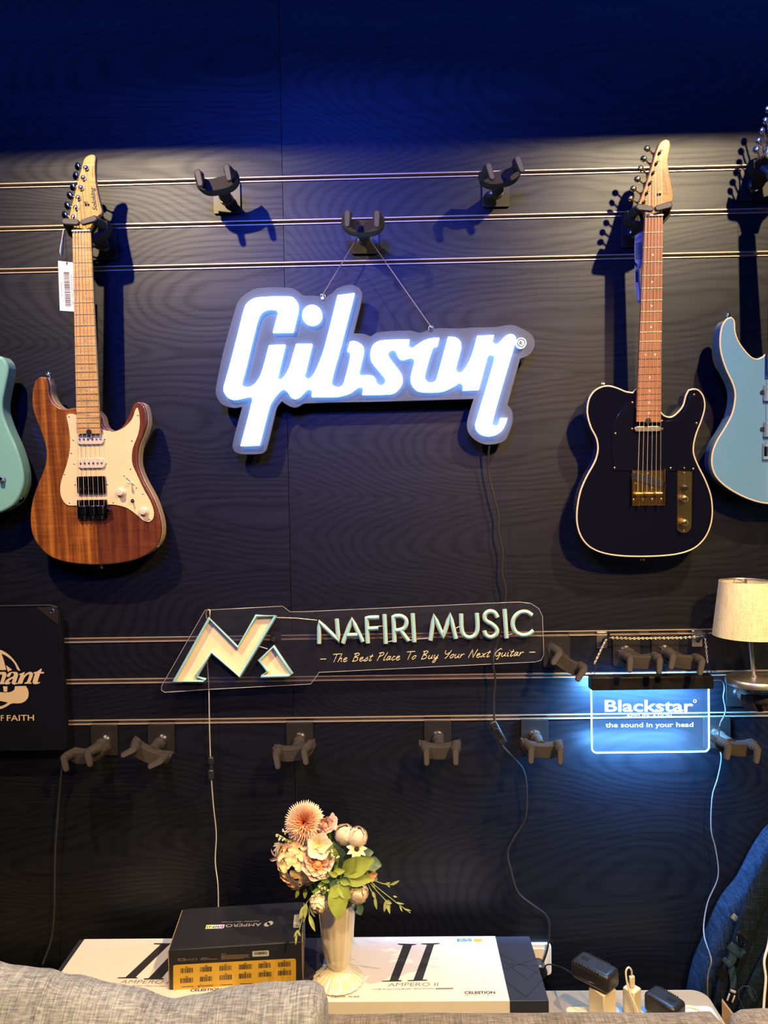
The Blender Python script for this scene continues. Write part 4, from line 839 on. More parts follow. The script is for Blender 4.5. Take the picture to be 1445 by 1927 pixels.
pcord([(*CNT([(590, 300)])[0], D+.006), (*CNT([(650, 290)])[0], D+.004), (*CNT([(722, 286)])[0], D+.006)]); pcord([(*CNT([(872, 228)])[0], D+.006), (*CNT([(905, 210)])[0], D+.006)]); pcord([(*CNT([(1172, 270)])[0], D+.006), (*CNT([(1210, 258)])[0], D+.006)])
for x, y in CN8([(855, 392)])+CNT([(1021, 276)]):
    c = P(x, y, D); b = B(); cyl(b, c+Vector((0, 0.042, 0)), c+Vector((0, -0.006, 0)), 0.0055, seg=16); box(b, (c.x, -0.003, c.z), (0.026, 0.005, 0.022)); obj('standoff', b, 'black', ns, world=True, bevel=0.0005)
wc = cable('power_cable', 'thin pale cable with a small black switch hanging below the zigzag logo', 'cable', [(390, 1245), (393, 1300), (394, 1360), (396, 1425), (398, 1470), (402, 1520), (407, 1570), (405, 1620), (410, 1665), (411, 1712)], [0.036, 0.036, 0.036, 0.03, 0.03, 0.03, 0.03, 0.04, 0.06, 0.07], 0.0014, 'wwire')
for y0, y1 in ((1424, 1438), (1448, 1466)):
    b = B(); a, e = P(396.5, y0, 0.03), P(398, y1, 0.03); box(b, (a+e)/2, (0.014, 0.012, (a-e).length)); obj('inline_switch', b, 'black', wc, bevel=0.003, world=True)
b = B(); box(b, P(397.5, 1443, 0.03), (0.008, 0.007, 0.016)); obj('connector', b, 'black', wc, bevel=0.002, world=True)

# ---------------------------------------------------------------- dark banner at the left edge
bn = thing('sign_board', 'deep blue-black board with a beige emblem and lettering at the left edge', 'sign', P(20, 1412, 0.02))
bd = 0.045; pts = [P(x, y, bd) for x, y in [(-230, 1146), (96, 1140), (107, 1143), (112, 1150), (124, 1380), (125, 1408), (118, 1412), (-230, 1416)]]
b = B(); prism(b, pts, (0, 0.018, 0)); obj('board', b, 'board', bn, bevel=0.001, world=True)
b = B(); tube(b, [P(-230, 1144, bd), P(95, 1139, bd), P(108, 1143, bd)], 0.0022, 8); obj('top_rod', b, 'plate', bn, world=True)
b = B(); prism(b, [P(x, y, bd+0.001) for x, y in [(68, 1143), (104, 1141), (110, 1150), (110, 1176)]], (0, -0.001, 0)); obj('corner_gusset', b, 'plate', bn, world=True)
b = B(); c = P(98, 1150, bd+0.003); tube(b, [c+Vector((0.005*math.cos(a*PI/6), 0, 0.005*math.sin(a*PI/6))) for a in range(12)], 0.001, 6, closed=True); cyl(b, c+Vector((0, 0.003, 0)), c+Vector((0, -0.003, 0)), 0.0022, seg=10); obj('eyelet', b, 'chrome', bn, world=True)
CBN = lambda p: crop(0, 1190, 10.708, p)
b = B(); bf = bd+0.0006
def fp(pts, n=3, ang=45): flat_poly(b, [P(q.x, q.y, bf) for q in smooth_loop(CBN(pts), n, ang=ang)])
fp([(-640, 700), (-560, 520), (-420, 400), (-220, 330), (0, 352), (130, 415), (250, 520), (340, 640), (410, 775), (375, 770), (340, 735), (300, 640), (220, 545), (110, 465), (30, 430), (75, 560), (125, 755), (60, 760), (-60, 760), (-260, 780), (-440, 800)])
fp([(122, 662), (245, 752), (160, 795), (140, 740)])
fp([(60, 1085), (150, 1090), (145, 1200), (75, 1195)], 1)
fp([(-640, 1120), (-400, 1190), (0, 1205), (130, 1212), (230, 1195), (290, 1150), (300, 1085), (520, 1080), (560, 1150), (578, 1230), (560, 1320), (500, 1390), (400, 1430), (240, 1432), (120, 1500), (0, 1545), (-250, 1540), (-430, 1440), (-560, 1280)])
obj('emblem', b, 'boardprint', bn, sm=0, world=True, recalc=False)
b = B(); bf = bd+0.0007; fp([(0, 1382), (70, 1395), (160, 1412), (80, 1465), (0, 1490), (-60, 1480), (-40, 1400)]); obj('emblem_cutout', b, 'board', bn, sm=0, world=True, recalc=False)
b = B(); bf = bd+0.0009
# slanted serif letters n a n t
fp([(-40, 810), (40, 795), (110, 800), (132, 850), (95, 960), (75, 1010), (110, 1015), (105, 1040), (-10, 1045), (0, 1020), (45, 880), (40, 845), (-40, 860)])
fp([(345, 800), (365, 850), (335, 960), (312, 1020), (345, 1015), (350, 1035), (285, 1052), (240, 1035), (240, 990), (190, 1040), (120, 1052), (95, 1030), (110, 980), (170, 930), (270, 885), (280, 840), (262, 815), (225, 825), (215, 860), (180, 900), (140, 895), (140, 860), (190, 810), (270, 795)])
fp([(385, 840), (500, 798), (500, 810), (470, 880), (530, 825), (600, 795), (650, 805), (665, 850), (640, 930), (605, 1010), (640, 1012), (632, 1035), (490, 1035), (500, 1010), (540, 1000), (590, 870), (590, 845), (560, 845), (490, 920), (455, 1015), (445, 1035), (345, 1038), (360, 1000), (415, 860), (385, 860)])
fp([(828, 732), (845, 735), (825, 795), (890, 798), (882, 828), (810, 830), (760, 990), (765, 1010), (810, 1000), (800, 1022), (740, 1042), (680, 1042), (655, 1010), (665, 960), (705, 830), (672, 828), (680, 800), (740, 790)])
obj('lettering', b, 'boardprint', bn, sm=0, world=True, recalc=False)
b = B(); bf = bd+0.0008
for q in ([(120, 770), (160, 795), (245, 755), (360, 760), (420, 790), (600, 770), (680, 770), (690, 1060), (520, 1072), (250, 1075), (-40, 1080), (-40, 770)],): fp(q, 1)
obj('lettering_shadow', b, 'board', bn, sm=0, world=True, recalc=False)
b = B(); bf = bd+0.0009; fp([(230, 945), (262, 925), (245, 985), (200, 1012), (185, 990), (195, 965)]); bf = bd+0.0012; obj('letter_counter', b, 'board', bn, sm=0, world=True, recalc=False)
for o in bn.children:
    if o.name.startswith('letter_counter'):
        for v in o.data.vertices: v.co.y -= 0.0005
b = B(); a, e = P(*CBN([(140, 1783)])[0], bf), P(*CBN([(688, 1775)])[0], bf); text_bm(b, 'FAITH', a, e-a, (0, 0, 1), (e-a).length, 0.0152, 0.0004, nd=(0, -1, 0), bold=0.006)
a, e = P(*CBN([(-118, 1785)])[0], bf), P(*CBN([(80, 1783)])[0], bf); text_bm(b, 'OF', a, e-a, (0, 0, 1), (e-a).length, 0.0152, 0.0004, nd=(0, -1, 0), bold=0.006)
obj('caption', b, 'boardprint', bn, sm=0, world=True)
cable('power_cable', 'black cable hanging to the table from under the dark board at the left', 'cable', [(118, 1425), (113, 1480), (108, 1540), (104, 1600), (103, 1660), (102, 1720), (96, 1770), (80, 1815)], [0.05, 0.03, 0.03, 0.03, 0.03, 0.03, 0.04, 0.06], 0.0026, 'wire')

# ---------------------------------------------------------------- small blue-lit sign
bs = thing('edge_lit_sign', 'small acrylic sign glowing blue under a black bar, hung on chains from two hooks', 'sign', P(1224, 1418, 0.075))
BD = 0.075; CBS = lambda p: crop(1010, 1060, 3.3218, p)
a, e = P(1111, 1297.5, BD), P(1339.5, 1296.5, BD); top = P(1225, 1272, BD).z
b = B(); box(b, ((a.x+e.x)/2, -BD+0.006, (a.z+top)/2), (e.x-a.x, 0.034, top-a.z)); obj('light_bar', b, 'housing', bs, bevel=0.0015, world=True)
x0, x1 = P(1113.5, 1360, BD).x, P(1334.5, 1360, BD).x; zt, zb = a.z+0.001, P(1225, 1416, BD).z; r_ = 0.012
out = [(x0, zt), (x0, zb+r_)]+[(x0+r_-r_*math.cos(k*PI/12), zb+r_-r_*math.sin(k*PI/12)) for k in range(1, 6)]+[(x0+r_, zb), (x1-r_, zb)]+[(x1-r_+r_*math.sin(k*PI/12), zb+r_-r_*math.cos(k*PI/12)) for k in range(1, 6)]+[(x1, zb+r_), (x1, zt)]
b = B(); prism(b, [(x, -BD, z) for x, z in out], (0, 0.004, 0)); obj('acrylic_pane', b, 'bspane', bs, world=True, sm=0)
b = B(); tube(b, [(x, -BD+0.002, z) for x, z in out], 0.0016, 6); obj('glowing_edge', b, 'bsedge', bs, world=True)
b = B(); a_, e_ = P(*CBS([(425, 926)])[0], BD+.0005), P(*CBS([(978, 926)])[0], BD+.0005)
text_bm(b, 'Blackstar', a_, e_-a_, (0, 0, 1), (e_-a_).length, 0.0290, 0.0003, nd=(0, -1, 0), bold=0.022)
c = P(*CBS([(988, 862)])[0], BD+.001); tube(b, [c+Vector((0.0034*math.cos(k*PI/8), 0, 0.0034*math.sin(k*PI/8))) for k in range(16)], 0.0008, 5, closed=True)
a_, e_ = P(*CBS([(560, 960)])[0], BD+.0005), P(*CBS([(842, 960)])[0], BD+.0005); text_bm(b, 'AMPLIFICATION', a_, e_-a_, (0, 0, 1), (e_-a_).length, 0.0078, 0.0003, nd=(0, -1, 0))
a_, e_ = P(*CBS([(430, 1025)])[0], BD+.0005), P(*CBS([(978, 1022)])[0], BD+.0005); text_bm(b, 'the sound in your head', a_, e_-a_, (0, 0, 1), (e_-a_).length, 0.0118, 0.0003, nd=(0, -1, 0), bold=0.010)
obj('engraved_lettering', b, 'bsink', bs, sm=0, world=True)
b = B(); box(b, ((x0+x1)/2, -BD+0.013, a.z-0.0006), (x1-x0-0.01, 0.008, 0.0012)); obj('led_strip', b, 'led', bs, sm=0, world=True)
area('blue_sign_led_glow', ((x0+x1)/2, -BD+0.012, a.z-0.004), ((x0+x1)/2, 0.004, a.z-0.14), 16.0, (0.14, 0.46, 1.0), x1-x0-0.01, 0.010)
area('blue_sign_edge_glow', ((x0+x1)/2, -BD, zb-0.003), ((x0+x1)/2, 0.0, zb-0.075), 4.5, (0.14, 0.46, 1.0), x1-x0-0.02, 0.004)
def peg(px, label):
    q = P(px, 1197, 0.0); z = RZ[3]; t = thing('display_hook', label, 'hook', (q.x, -0.004, z), group=None)
    b = B(); prism(b, [(q.x+x, -0.0005, z-0.018+zz) for x, zz in rrect(0.026, 0.040, 0.002)], (0, -0.002, 0)); box(b, (q.x, 0.003, z+0.0015), (0.024, 0.008, 0.002)); obj('bracket_plate', b, 'steel', t, world=True, bevel=0.0004)
    b = B(); tube(b, [(q.x, -0.003, z-0.024), (q.x, -0.009, z-0.024), (q.x+0.001, -0.014, z-0.015), (q.x+0.002, -0.035, z-0.006), (q.x+0.002, -0.048, z-0.004), (q.x+0.002, -0.055, z+0.002), (q.x+0.002, -0.056, z+0.014)], 0.0036, 10); obj('peg', b, 'plate', t, world=True, sm=50)
    return Vector((q.x+0.002, -0.044, z-0.004))
h1 = peg(1132, 'left rail hook carrying the chain of the small blue-lit sign'); h2 = peg(1311, 'right rail hook carrying the chain of the small blue-lit sign')
def chain(pts, name):
    b = B(); k = 0
    for i in range(len(pts)-1):
        p, q = Vector(pts[i]), Vector(pts[i+1]); n = max(1, round((q-p).length/0.0052)); u, v = frame(q-p); dn = (q-p).normalized()
        for j in range(n):
            c = p+(q-p)*((j+0.5)/n); w_ = u if (k % 2) else v; k += 1
            tube(b, [c+dn*0.0038*math.cos(t*PI/4)+w_*0.0021*math.sin(t*PI/4) for t in range(8)], 0.0008, 5, closed=True)
    obj(name, b, 'cord', bs, world=True)
e1 = P(1112, 1268, BD)+Vector((0.004, 0, 0)); e2 = P(1338, 1266, BD)+Vector((-0.004, 0, 0))
chain([e1+Vector((0.004, 0, 0.024)), h1+Vector((0, 0, 0.003))], 'chain'); chain([h2+Vector((0, 0, 0.003)), e2+Vector((-0.004, 0, 0.024))], 'chain')
chain([h1, h1+(h2-h1)*0.25+Vector((0, 0.004, -0.004)), h1+(h2-h1)*0.75+Vector((0, 0.004, -0.004)), h2], 'chain')
for e_, s in ((e1, 1), (e2, -1)):
    b = B(); tp = e_+Vector((s*0.004, 0, 0.024)); tube(b, [tp, e_+Vector((-0.004, 0.004, 0)), e_+Vector((0.005, 0, -0.001)), tp], 0.0010, 6); obj('hanger_wire', b, 'plate', bs, world=True)
cable('power_cable', 'thin cable hanging from the right end of the small blue-lit sign down towards the backpack', 'cable', [(1336, 1281), (1358, 1281), (1363, 1295), (1361, 1312), (1365, 1335), (1362, 1348), (1354, 1366), (1353, 1400), (1357, 1428), (1350, 1465), (1340, 1500), (1338, 1560), (1347, 1600), (1351, 1650), (1331, 1700), (1324, 1755), (1338, 1805), (1333, 1830), (1331, 1860), (1333, 1930)],
      [0.055, 0.04, 0.04, 0.04, 0.04, 0.04, 0.09, 0.03, 0.03, 0.03, 0.03, 0.03, 0.03, 0.03, 0.03, 0.06, 0.118, 0.118, 0.115, 0.10], 0.0015, 'gwire')

# ---------------------------------------------------------------- table lamp
LDp = 0.125
c = P(1419, 1290, LDp); bx, byy = c.x, c.y; zb_ = P(1419, 1303, LDp+0.05).z+0.004
lt = thing('table_lamp', 'small table lamp with a cream linen shade and chrome base, standing on a hanger', 'lamp', (bx, byy, zb_))
b = B(); lathe(b, [(0.058, 0), (0.0625, 0.003), (0.0625, 0.012), (0.060, 0.0165), (0.054, 0.0175), (0.008, 0.0185), (0.007, 0.024)], (bx, byy, zb_), 48); obj('base', b, 'bchrome', lt, world=True)
pt = P(1411, 1195, LDp); b = B(); tube(b, [(bx, byy, zb_+0.018), pt, pt+(pt-Vector((bx, byy, zb_+0.018)))*0.9], 0.0048, 16); obj('pole', b, 'bchrome', lt, world=True)
st, sb = P(1403, 1093, LDp), P(1407.5, 1196, LDp); ax = (st-sb)
b = B(); rr0, rr1 = 0.0775, 0.0575; K = 40; rows = []
for rr, cc in ((rr0, sb), (rr1, st), (rr1-0.0012, st), (rr0-0.0012, sb)): rows.append([b.verts.new((cc.x+rr*math.cos(2*PI*k/K), cc.y+rr*math.sin(2*PI*k/K), cc.z)) for k in range(K)])
for i in range(4):
    for k in range(K): b.faces.new((rows[i][k], rows[i][(k+1) % K], rows[(i+1) % 4][(k+1) % K], rows[(i+1) % 4][k]))
obj('lamp_shade', b, 'shade', lt, world=True)
b = B()
for k in range(3): an = rad(90+120*k); tube(b, [st+Vector((0, 0, -0.004)), st+Vector((0.056*math.cos(an), 0.056*math.sin(an), -0.001))], 0.0010, 6)
tube(b, [st+Vector((0.056*math.cos(2*PI*k/30), 0.056*math.sin(2*PI*k/30), -0.001)) for k in range(30)], 0.0012, 6, closed=True); tube(b, [st+Vector((0, 0, -0.02)), st+Vector((0, 0, 0.004))], 0.003, 10); obj('shade_ring', b, 'steel', lt, world=True)
# ---------------------------------------------------------------- table and boxes
TZ = 0.555; BT = 0.67
tb = thing('side_table', 'pale low table against the wall carrying the boxes, vase and plugs', 'table', (-0.1, -0.27, 0))
b = B(); prism(b, [(-0.30+x, -0.241+y, TZ) for x, y in rrect(2.03, 0.268, 0.035, 6)], (0, 0, -0.022)); obj('table_top', b, 'table', tb, bevel=0.002, bseg=3, world=True)
for x in (-1.27, 0.67):
    for y in (-0.14, -0.345): b = B(); box(b, (x, y, (TZ-0.022)/2), (0.04, 0.04, TZ-0.022)); obj('leg', b, 'table', tb, bevel=0.003, world=True)
def prn(bm, pts, z=BT+0.0004): flat_poly(bm, [H(x, y, z) for x, y in pts])
def htext(bm, s, p, q, z, h, shear=0.0, bold=0.0, spacing=1.0):
    a, e = H(*p, z), H(*q, z); a.z = e.z = z+0.0004; d = e-a; text_bm(bm, s, a, d, Vector((-d.y, d.x, 0)), d.length, h, 0.0, shear, nd=(0, 0, 1), bold=bold, spacing=spacing)
C6 = lambda p: crop(560, 1700, 2.89, p)
C7 = lambda p: crop(80, 1680, 2.5804, p)
def bigbox(label, x0, x1, w0, w1, yr, yf):
    t = thing('effects_pedal_box', label, 'box', ((x0+x1)/2, (yr+yf)/2, TZ), group=None)
    b = B(); box(b, ((x0+x1)/2, (yr+yf)/2, (BT-0.0008+TZ)/2), (x1-x0, yr-yf-0.001, BT-0.0008-TZ)); obj('inner_box', b, 'boxd', t, bevel=0.001, world=True)
    b = B(); box(b, ((w0+w1)/2, (yr+yf)/2, (BT+TZ)/2+0.0002), (w1-w0, yr-yf, BT-TZ-0.0004)); obj('white_sleeve', b, 'boxw', t, bevel=0.0008, world=True)
    for e0, e1 in ((x0, w0), (w1, x1)):
        if e1-e0 < 0.03: continue
        b = B()
        L_ = [((0.0, .55), (1, .38)), ((0, .30), (1, .62)), ((0, .38), (.6, .70)), ((.6, .70), (1, .55)), ((0, .72), (.45, .95)), ((.45, .95), (1, .70)), ((0.2, .46), (1, .50))]
        for (u0, v0), (u1, v1) in L_:
            p = Vector((e0+(e1-e0)*u0, yr+(yf-yr)*(1-v0*0.55-0.05) if False else yr+(yf-yr)*v0, BT-0.0007)); q = Vector((e0+(e1-e0)*u1, yr+(yf-yr)*v1, BT-0.0007))
            n_ = Vector((-(q-p).y, (q-p).x, 0)).normalized()*0.0006; flat_poly(b, [p-n_, q-n_, q+n_, p+n_])
        obj('line_pattern', b, 'boxline', t, sm=0, world=True)
    return t
rb = bigbox('white box with charcoal ends under the flower vase, right of the pair on the table', -0.243, 0.305, -0.188, 0.222, -0.077, -0.308)
lb = bigbox('white box under the small black carton, left of the pair on the table', -0.799, -0.247, -0.787, -0.375, -0.077, -0.305)
b = B()
prn(b, C6([(545, 218), (645, 221), (644, 225), (622, 228), (548, 417), (566, 418), (565, 424), (458, 426), (460, 421), (500, 419), (573, 228), (545, 223)]))
prn(b, C6([(672, 218), (773, 215), (772, 220), (742, 224), (680, 414), (706, 415), (705, 420), (597, 423), (599, 418), (630, 416), (703, 225), (672, 222)]))
htext(b, 'CELESTION', *C6([(908, 493), (1075, 492)]), BT, 0.0085, bold=0.03)
htext(b, 'CDCM  PURE', *C6([(183, 515), (335, 512)]), BT, 0.0052)
obj('black_lettering', b, 'ink', rb, sm=0, world=True)
b = B(); htext(b, 'AMPERO II', *C6([(488, 452), (762, 450)]), BT, 0.0125, 0.2); htext(b, 'CDCM HD Gen 2 Amp Modeler / Effects Processor', *C6([(406, 472), (745, 466)]), BT, 0.0045, bold=0.008); prn(b, C6([(752, 460), (848, 458), (845, 466), (748, 468)])); htext(b, 'D I G I T A L', *C6([(912, 503), (1070, 502)]), BT, 0.003); obj('grey_lettering', b, 'inkg', rb, sm=0, world=True)
b = B(); htext(b, 'ESS', *C6([(868, 208), (950, 206)]), BT, 0.011, bold=0.04); obj('teal_lettering', b, mat('teal_print', (0.05, 0.25, 0.28), 0.5), rb, sm=0, world=True)
b = B(); prn(b, C6([(957, 192), (1001, 192), (1004, 207), (959, 208)])); obj('yellow_mark', b, 'yellow', rb, sm=0, world=True)
b = B(); prn(b, C7([(540, 245), (640, 245), (640, 249), (615, 252), (452, 410), (462, 411), (460, 416), (364, 416), (366, 411), (403, 410), (572, 252), (540, 250)])); prn(b, C7([(672, 250), (720, 250), (578, 415), (590, 416), (588, 421), (490, 421), (492, 416), (515, 414)]))
htext(b, 'CELESTION', *C7([(716, 480), (866, 474)]), BT, 0.0085, bold=0.03); obj('black_lettering', b, 'ink', lb, sm=0, world=True)
b = B(); htext(b, 'AMPERO II', *C7([(372, 441), (620, 442)]), BT, 0.0125, 0.2); htext(b, 'CDCM HD Gen 2 Amp Modeler / Effects Processor', *C7([(292, 454), (600, 457)]), BT, 0.0045, bold=0.008); obj('grey_lettering', b, 'inkg', lb, sm=0, world=True)
# small black carton
CK = lambda p: crop(300, 1690, 4.8167, p)
fl = Vector((-0.517, -0.268, BT+0.0006)); fr = Vector((-0.2285, -0.240, BT+0.0006)); ex = (fr-fl).normalized(); ey = Vector((-ex.y, ex.x, 0)); KW, KD, KH = (fr-fl).length, 0.163, 0.088
kb = thing('carton', 'small black cardboard carton with a mustard barcode label, on top of the left white box', 'box', (fl+fr)/2+ey*KD/2, (0, 0, math.atan2(ex.y, ex.x)))
def kq(u, v, w): return fl+ex*(u*KW)+ey*(v*KD)+Vector((0, 0, w*KH))
b = B(); R_ = Matrix((ex, ey, Vector((0, 0, 1)))).transposed(); box(b, kq(.5, .5, .5), (KW, KD, KH), R_); obj('box_body', b, 'boxk', kb, bevel=0.0012, world=True)
b = B()
for u in (-0.004, 1.004): box(b, kq(u, .5, .5), (0.0022, KD*0.985, KH*0.97), R_)
obj('side_flaps', b, 'kraft', kb, bevel=0.0006, world=True)
b = B(); box(b, kq(0.5, 0.5, 1.004), (KW*0.93, KD*0.99, 0.0012), R_); obj('lid', b, 'boxk', kb, bevel=0.0005, world=True)
def KF(px, py, off=0.0006):          # point of the carton's front face
    r = ray(px, py); n_ = -ey; p0_ = fl+n_*off; return CAM+r*((p0_-CAM).dot(n_)/r.dot(n_))
def kfp(bm, pts, off=0.0006): flat_poly(bm, [KF(x, y, off) for x, y in CK(pts)])
b = B(); lp_ = smooth_loop(CK([(125, 628), (128, 612), (145, 606), (1215, 548), (1232, 552), (1237, 570), (1237, 768), (125, 835)]), 2, ang=30); flat_poly(b, [KF(p.x, p.y, 0.0005) for p in lp_]); obj('mustard_label', b, 'yellow', kb, sm=0, world=True)
b = B(); random.seed(3)
for r_i in range(2):
    for k in range(6):
        x = 190+177*k; y = 638-11.3*k+r_i*(90-2.5*k) if True else 0; xx = 0
        while xx < 112:
            ww = random.choice((2.5, 4, 6, 9)); kfp(b, [(x+xx, y-xx*0.06), (x+xx+ww, y-(xx+ww)*0.06), (x+xx+ww, y+44-(xx+ww)*0.06), (x+xx, y+44-xx*0.06)], 0.0008); xx += ww+random.choice((2.5, 3.5, 5))
        kfp(b, [(x+45, y-15), (x+68, y-16), (x+68, y-10), (x+45, y-9)], 0.0008)
for k in range(6): kfp(b, [(200+177*k, 803-9*k), (310+177*k, 797-9*k), (310+177*k, 802-9*k), (200+177*k, 808-9*k)], 0.0008)
kfp(b, [(345, 792), (353, 790), (358, 802), (374, 780), (378, 782), (358, 812)], 0.0009)
xx = 0
obj('barcode_print', b, 'ink', kb, sm=0, world=True)
b = B(); lp_ = smooth_loop(CK([(845, 482), (985, 474), (992, 480), (993, 520), (986, 526), (848, 532), (842, 526), (842, 488)]), 2, ang=30); flat_poly(b, [KF(p.x, p.y, 0.0006) for p in lp_]); obj('white_sticker', b, 'silver', kb, sm=0, world=True)
b = B(); xx = 0
while xx < 118: ww = random.choice((2, 4, 6)); kfp(b, [(860+xx, 490-xx*.05), (860+xx+ww, 490-xx*.05), (860+xx+ww, 514-xx*.05), (860+xx, 514-xx*.05)], 0.001); xx += ww+random.choice((2, 3, 5))
obj('sticker_barcode', b, 'ink', kb, sm=0, world=True)
b = B()
def kft(s, p, q, h, off=0.0008, bold=0.0):
    a, e = KF(*CK([p])[0], off), KF(*CK([q])[0], off); text_bm(b, s, a, e-a, (0, 0, 1), (e-a).length, h, 0, nd=-ey, bold=bold)
kft('FC CE', (168, 572), (235, 569), 0.0062, bold=0.02); kft('RoHS', (240, 566), (290, 563), 0.0035); kft('X X', (297, 566), (343, 562), 0.005)
for y, x1 in ((545, 445), (555, 530)): kfp(b, [(373, y), (x1, y-6), (x1, y-2), (373, y+4)])
for k, x1 in enumerate((605, 815, 800, 820, 765)): kfp(b, [(560, 508+k*11), (x1, 502+k*10), (x1, 505+k*10), (560, 512+k*11)])
obj('front_print', b, mat('copper_print', (0.30, 0.20, 0.13), 0.4), kb, sm=0, world=True)
b = B(); zt = BT+KH*1.004+0.0014
def ktp(u, v): q = kq(u, v, 0); q.z = zt; return q
def hk(x, y): return H(*CK([(x, y)])[0], zt)
def ktext(s, p, q, h, **kw): a, e = hk(*p), hk(*q); d = e-a; text_bm(b, s, a, d, Vector((-d.y, d.x, 0)), d.length, h, 0.0002, nd=(0, 0, 1), **kw)
ktext('AMPERO', (925, 226), (605, 238), 0.0125); ktext('Amp Modeler / Effects Processor', (905, 206), (562, 216), 0.0040)
for cx_, cy_ in ((975, 240), (1003, 228)):
    p = hk(cx_, cy_); flat_poly(b, [p+Vector((0.0072*math.cos(k*PI/9), 0.0085*math.sin(k*PI/9), 0.0002)) for k in range(18)])
obj('silver_lettering', b, 'silver', kb, sm=0, world=True)
b = B(); flat_poly(b, [hk(*q)+Vector((0, 0, 0.0002)) for q in [(425, 245), (592, 240), (585, 268), (575, 275), (416, 280)]]); o_ = obj('hologram_patch', b, 'silver', kb, sm=0, world=True)
m, nt, bb = nmat('iridescent_foil'); sp = N(nt, 'ShaderNodeSeparateXYZ'); nt.links.new(coords(nt), sp.inputs[0]); nt.links.new(ramp(nt, math_n(nt, 'MULTIPLY_ADD', sp.outputs[0], 22.0, 1.9), [(0, (.9, .35, .25)), (.35, (.75, .85, .3)), (.6, (.5, .8, .75)), (1, (.75, .5, .9))]), bb.inputs['Base Color']); bb.inputs['Roughness'].default_value = 0.3; o_.data.materials[0] = m
b = B(); ktext('MINI', (578, 250), (435, 256), 0.0085); 
for v in b.verts: v.co.z += 0.0004
obj('hologram_lettering', b, 'ink', kb, sm=0, world=True)
b = B(); flat_poly(b, [hk(*q)+Vector((0, 0, 0.0003)) for q in [(1222, 152), (1275, 148), (1272, 268), (1216, 270), (1212, 255)]]); obj('edge_sticker', b, 'ylbl', kb, sm=0, world=True)
b = B(); ktext('HOTONE', (1240, 156), (1236, 264), 0.0085)
for v in b.verts: v.co.z += 0.0004
obj('sticker_lettering', b, 'ink', kb, sm=0, world=True)

# ---------------------------------------------------------------- vase
VX, VY = -0.148, -0.238
vt = thing('vase', 'cream ceramic fluted vase on a flared foot holding artificial flowers', 'vase', (VX, VY, BT+0.0006))
prof = [(0.030, 0), (0.0545, 0.001), (0.0560, 0.004), (0.050, 0.009), (0.037, 0.018), (0.0265, 0.026), (0.0225, 0.031), (0.0215, 0.034), (0.0235, 0.037), (0.0275, 0.044), (0.0305, 0.055), (0.0335, 0.075), (0.0360, 0.100), (0.0385, 0.130), (0.0410, 0.155), (0.0440, 0.176), (0.0455, 0.182), (0.0430, 0.183), (0.0395, 0.160), (0.036, 0.130), (0.030, 0.070), (0.015, 0.045)]
def flute(a, j):
    if j < 1: return 0.0
    if j < 8: return 0.045*(abs(math.sin(a*11))-0.5)*(1 if 2 <= j <= 6 else 0.3)
    if j < 17: return 0.022*(abs(math.sin(a*7))-0.5)
    return 0.0
b = B(); lathe(b, prof, (VX, VY, BT+0.0006), 132, flute); obj('vase_body', b, 'vase', vt, world=True, sm=60)

# ---------------------------------------------------------------- flowers
def frm(n, roll=0.0):
    n = Vector(n).normalized(); u = Vector((0, 0, 1)).cross(n)
    u = u.normalized() if u.length > 1e-3 else Vector((1, 0, 0)); v = n.cross(u)
    return Matrix((u*math.cos(roll)+v*math.sin(roll), v*math.cos(roll)-u*math.sin(roll), n)).transposed()
def petal(bm, Mx, org, L, W, cup=0.3, curl=0.0, tilt=0.0, nu=5, nv=4, tip=0.6, base=0.25, ruff=0.0, seed=0):
    """petal grown along local x, opening towards local z; tilt lifts it, curl bends the tip back, cup rolls the sides up"""
    rows = []
    for i in range(nu+1):
        t = i/nu; w_ = W*0.5*(base*(1-t)+math.sin(PI*min(1, t**tip))**0.8*(1-base*(1-t))) if t < 1 else 0.0
        if tip < 0.78:      # rounded petal
            w_ = W*0.5*((base+(1-base)*math.sin(PI/2*t/0.6)) if t < 0.6 else math.sqrt(max(0.0, 1-((t-0.6)/0.4)**2*0.93)))
        w_ = max(w_, W*0.06); an = tilt-curl*t
        x = L*t*math.cos(tilt-curl*t*0.5); z = L*t*math.sin(tilt-curl*t*0.5); row = []
        for j in range(nv+1):
            s = -1+2*j/nv; zz = z+cup*w_*s*s; rz = ruff*math.sin(7*s+5*t+seed)*t
            row.append(bm.verts.new(org+Mx@Vector((x-cup*w_*s*s*math.sin(an)*0.6, s*w_, zz+rz))))
        rows.append(row)
    for i in range(nu):
        for j in range(nv): bm.faces.new((rows[i][j], rows[i+1][j], rows[i+1][j+1], rows[i][j+1]))
def rz(a): return Matrix.Rotation(a, 3, 'Z')
def pmat(name, stops, R, rough=0.85):
    m, nt, b = nmat(name); L_ = N(nt, 'ShaderNodeVectorMath', operation='LENGTH'); nt.links.new(coords(nt), L_.inputs[0])
    f = math_n(nt, 'ADD', math_n(nt, 'DIVIDE', L_.outputs['Value'], R), math_n(nt, 'MULTIPLY_ADD', noise_n(nt, coords(nt), 70, 3), 0.5, -0.25))
    nt.links.new(ramp(nt, f, stops), b.inputs['Base Color']); b.inputs['Roughness'].default_value = rough; b.inputs['Specular IOR Level'].default_value = 0.12
    return m
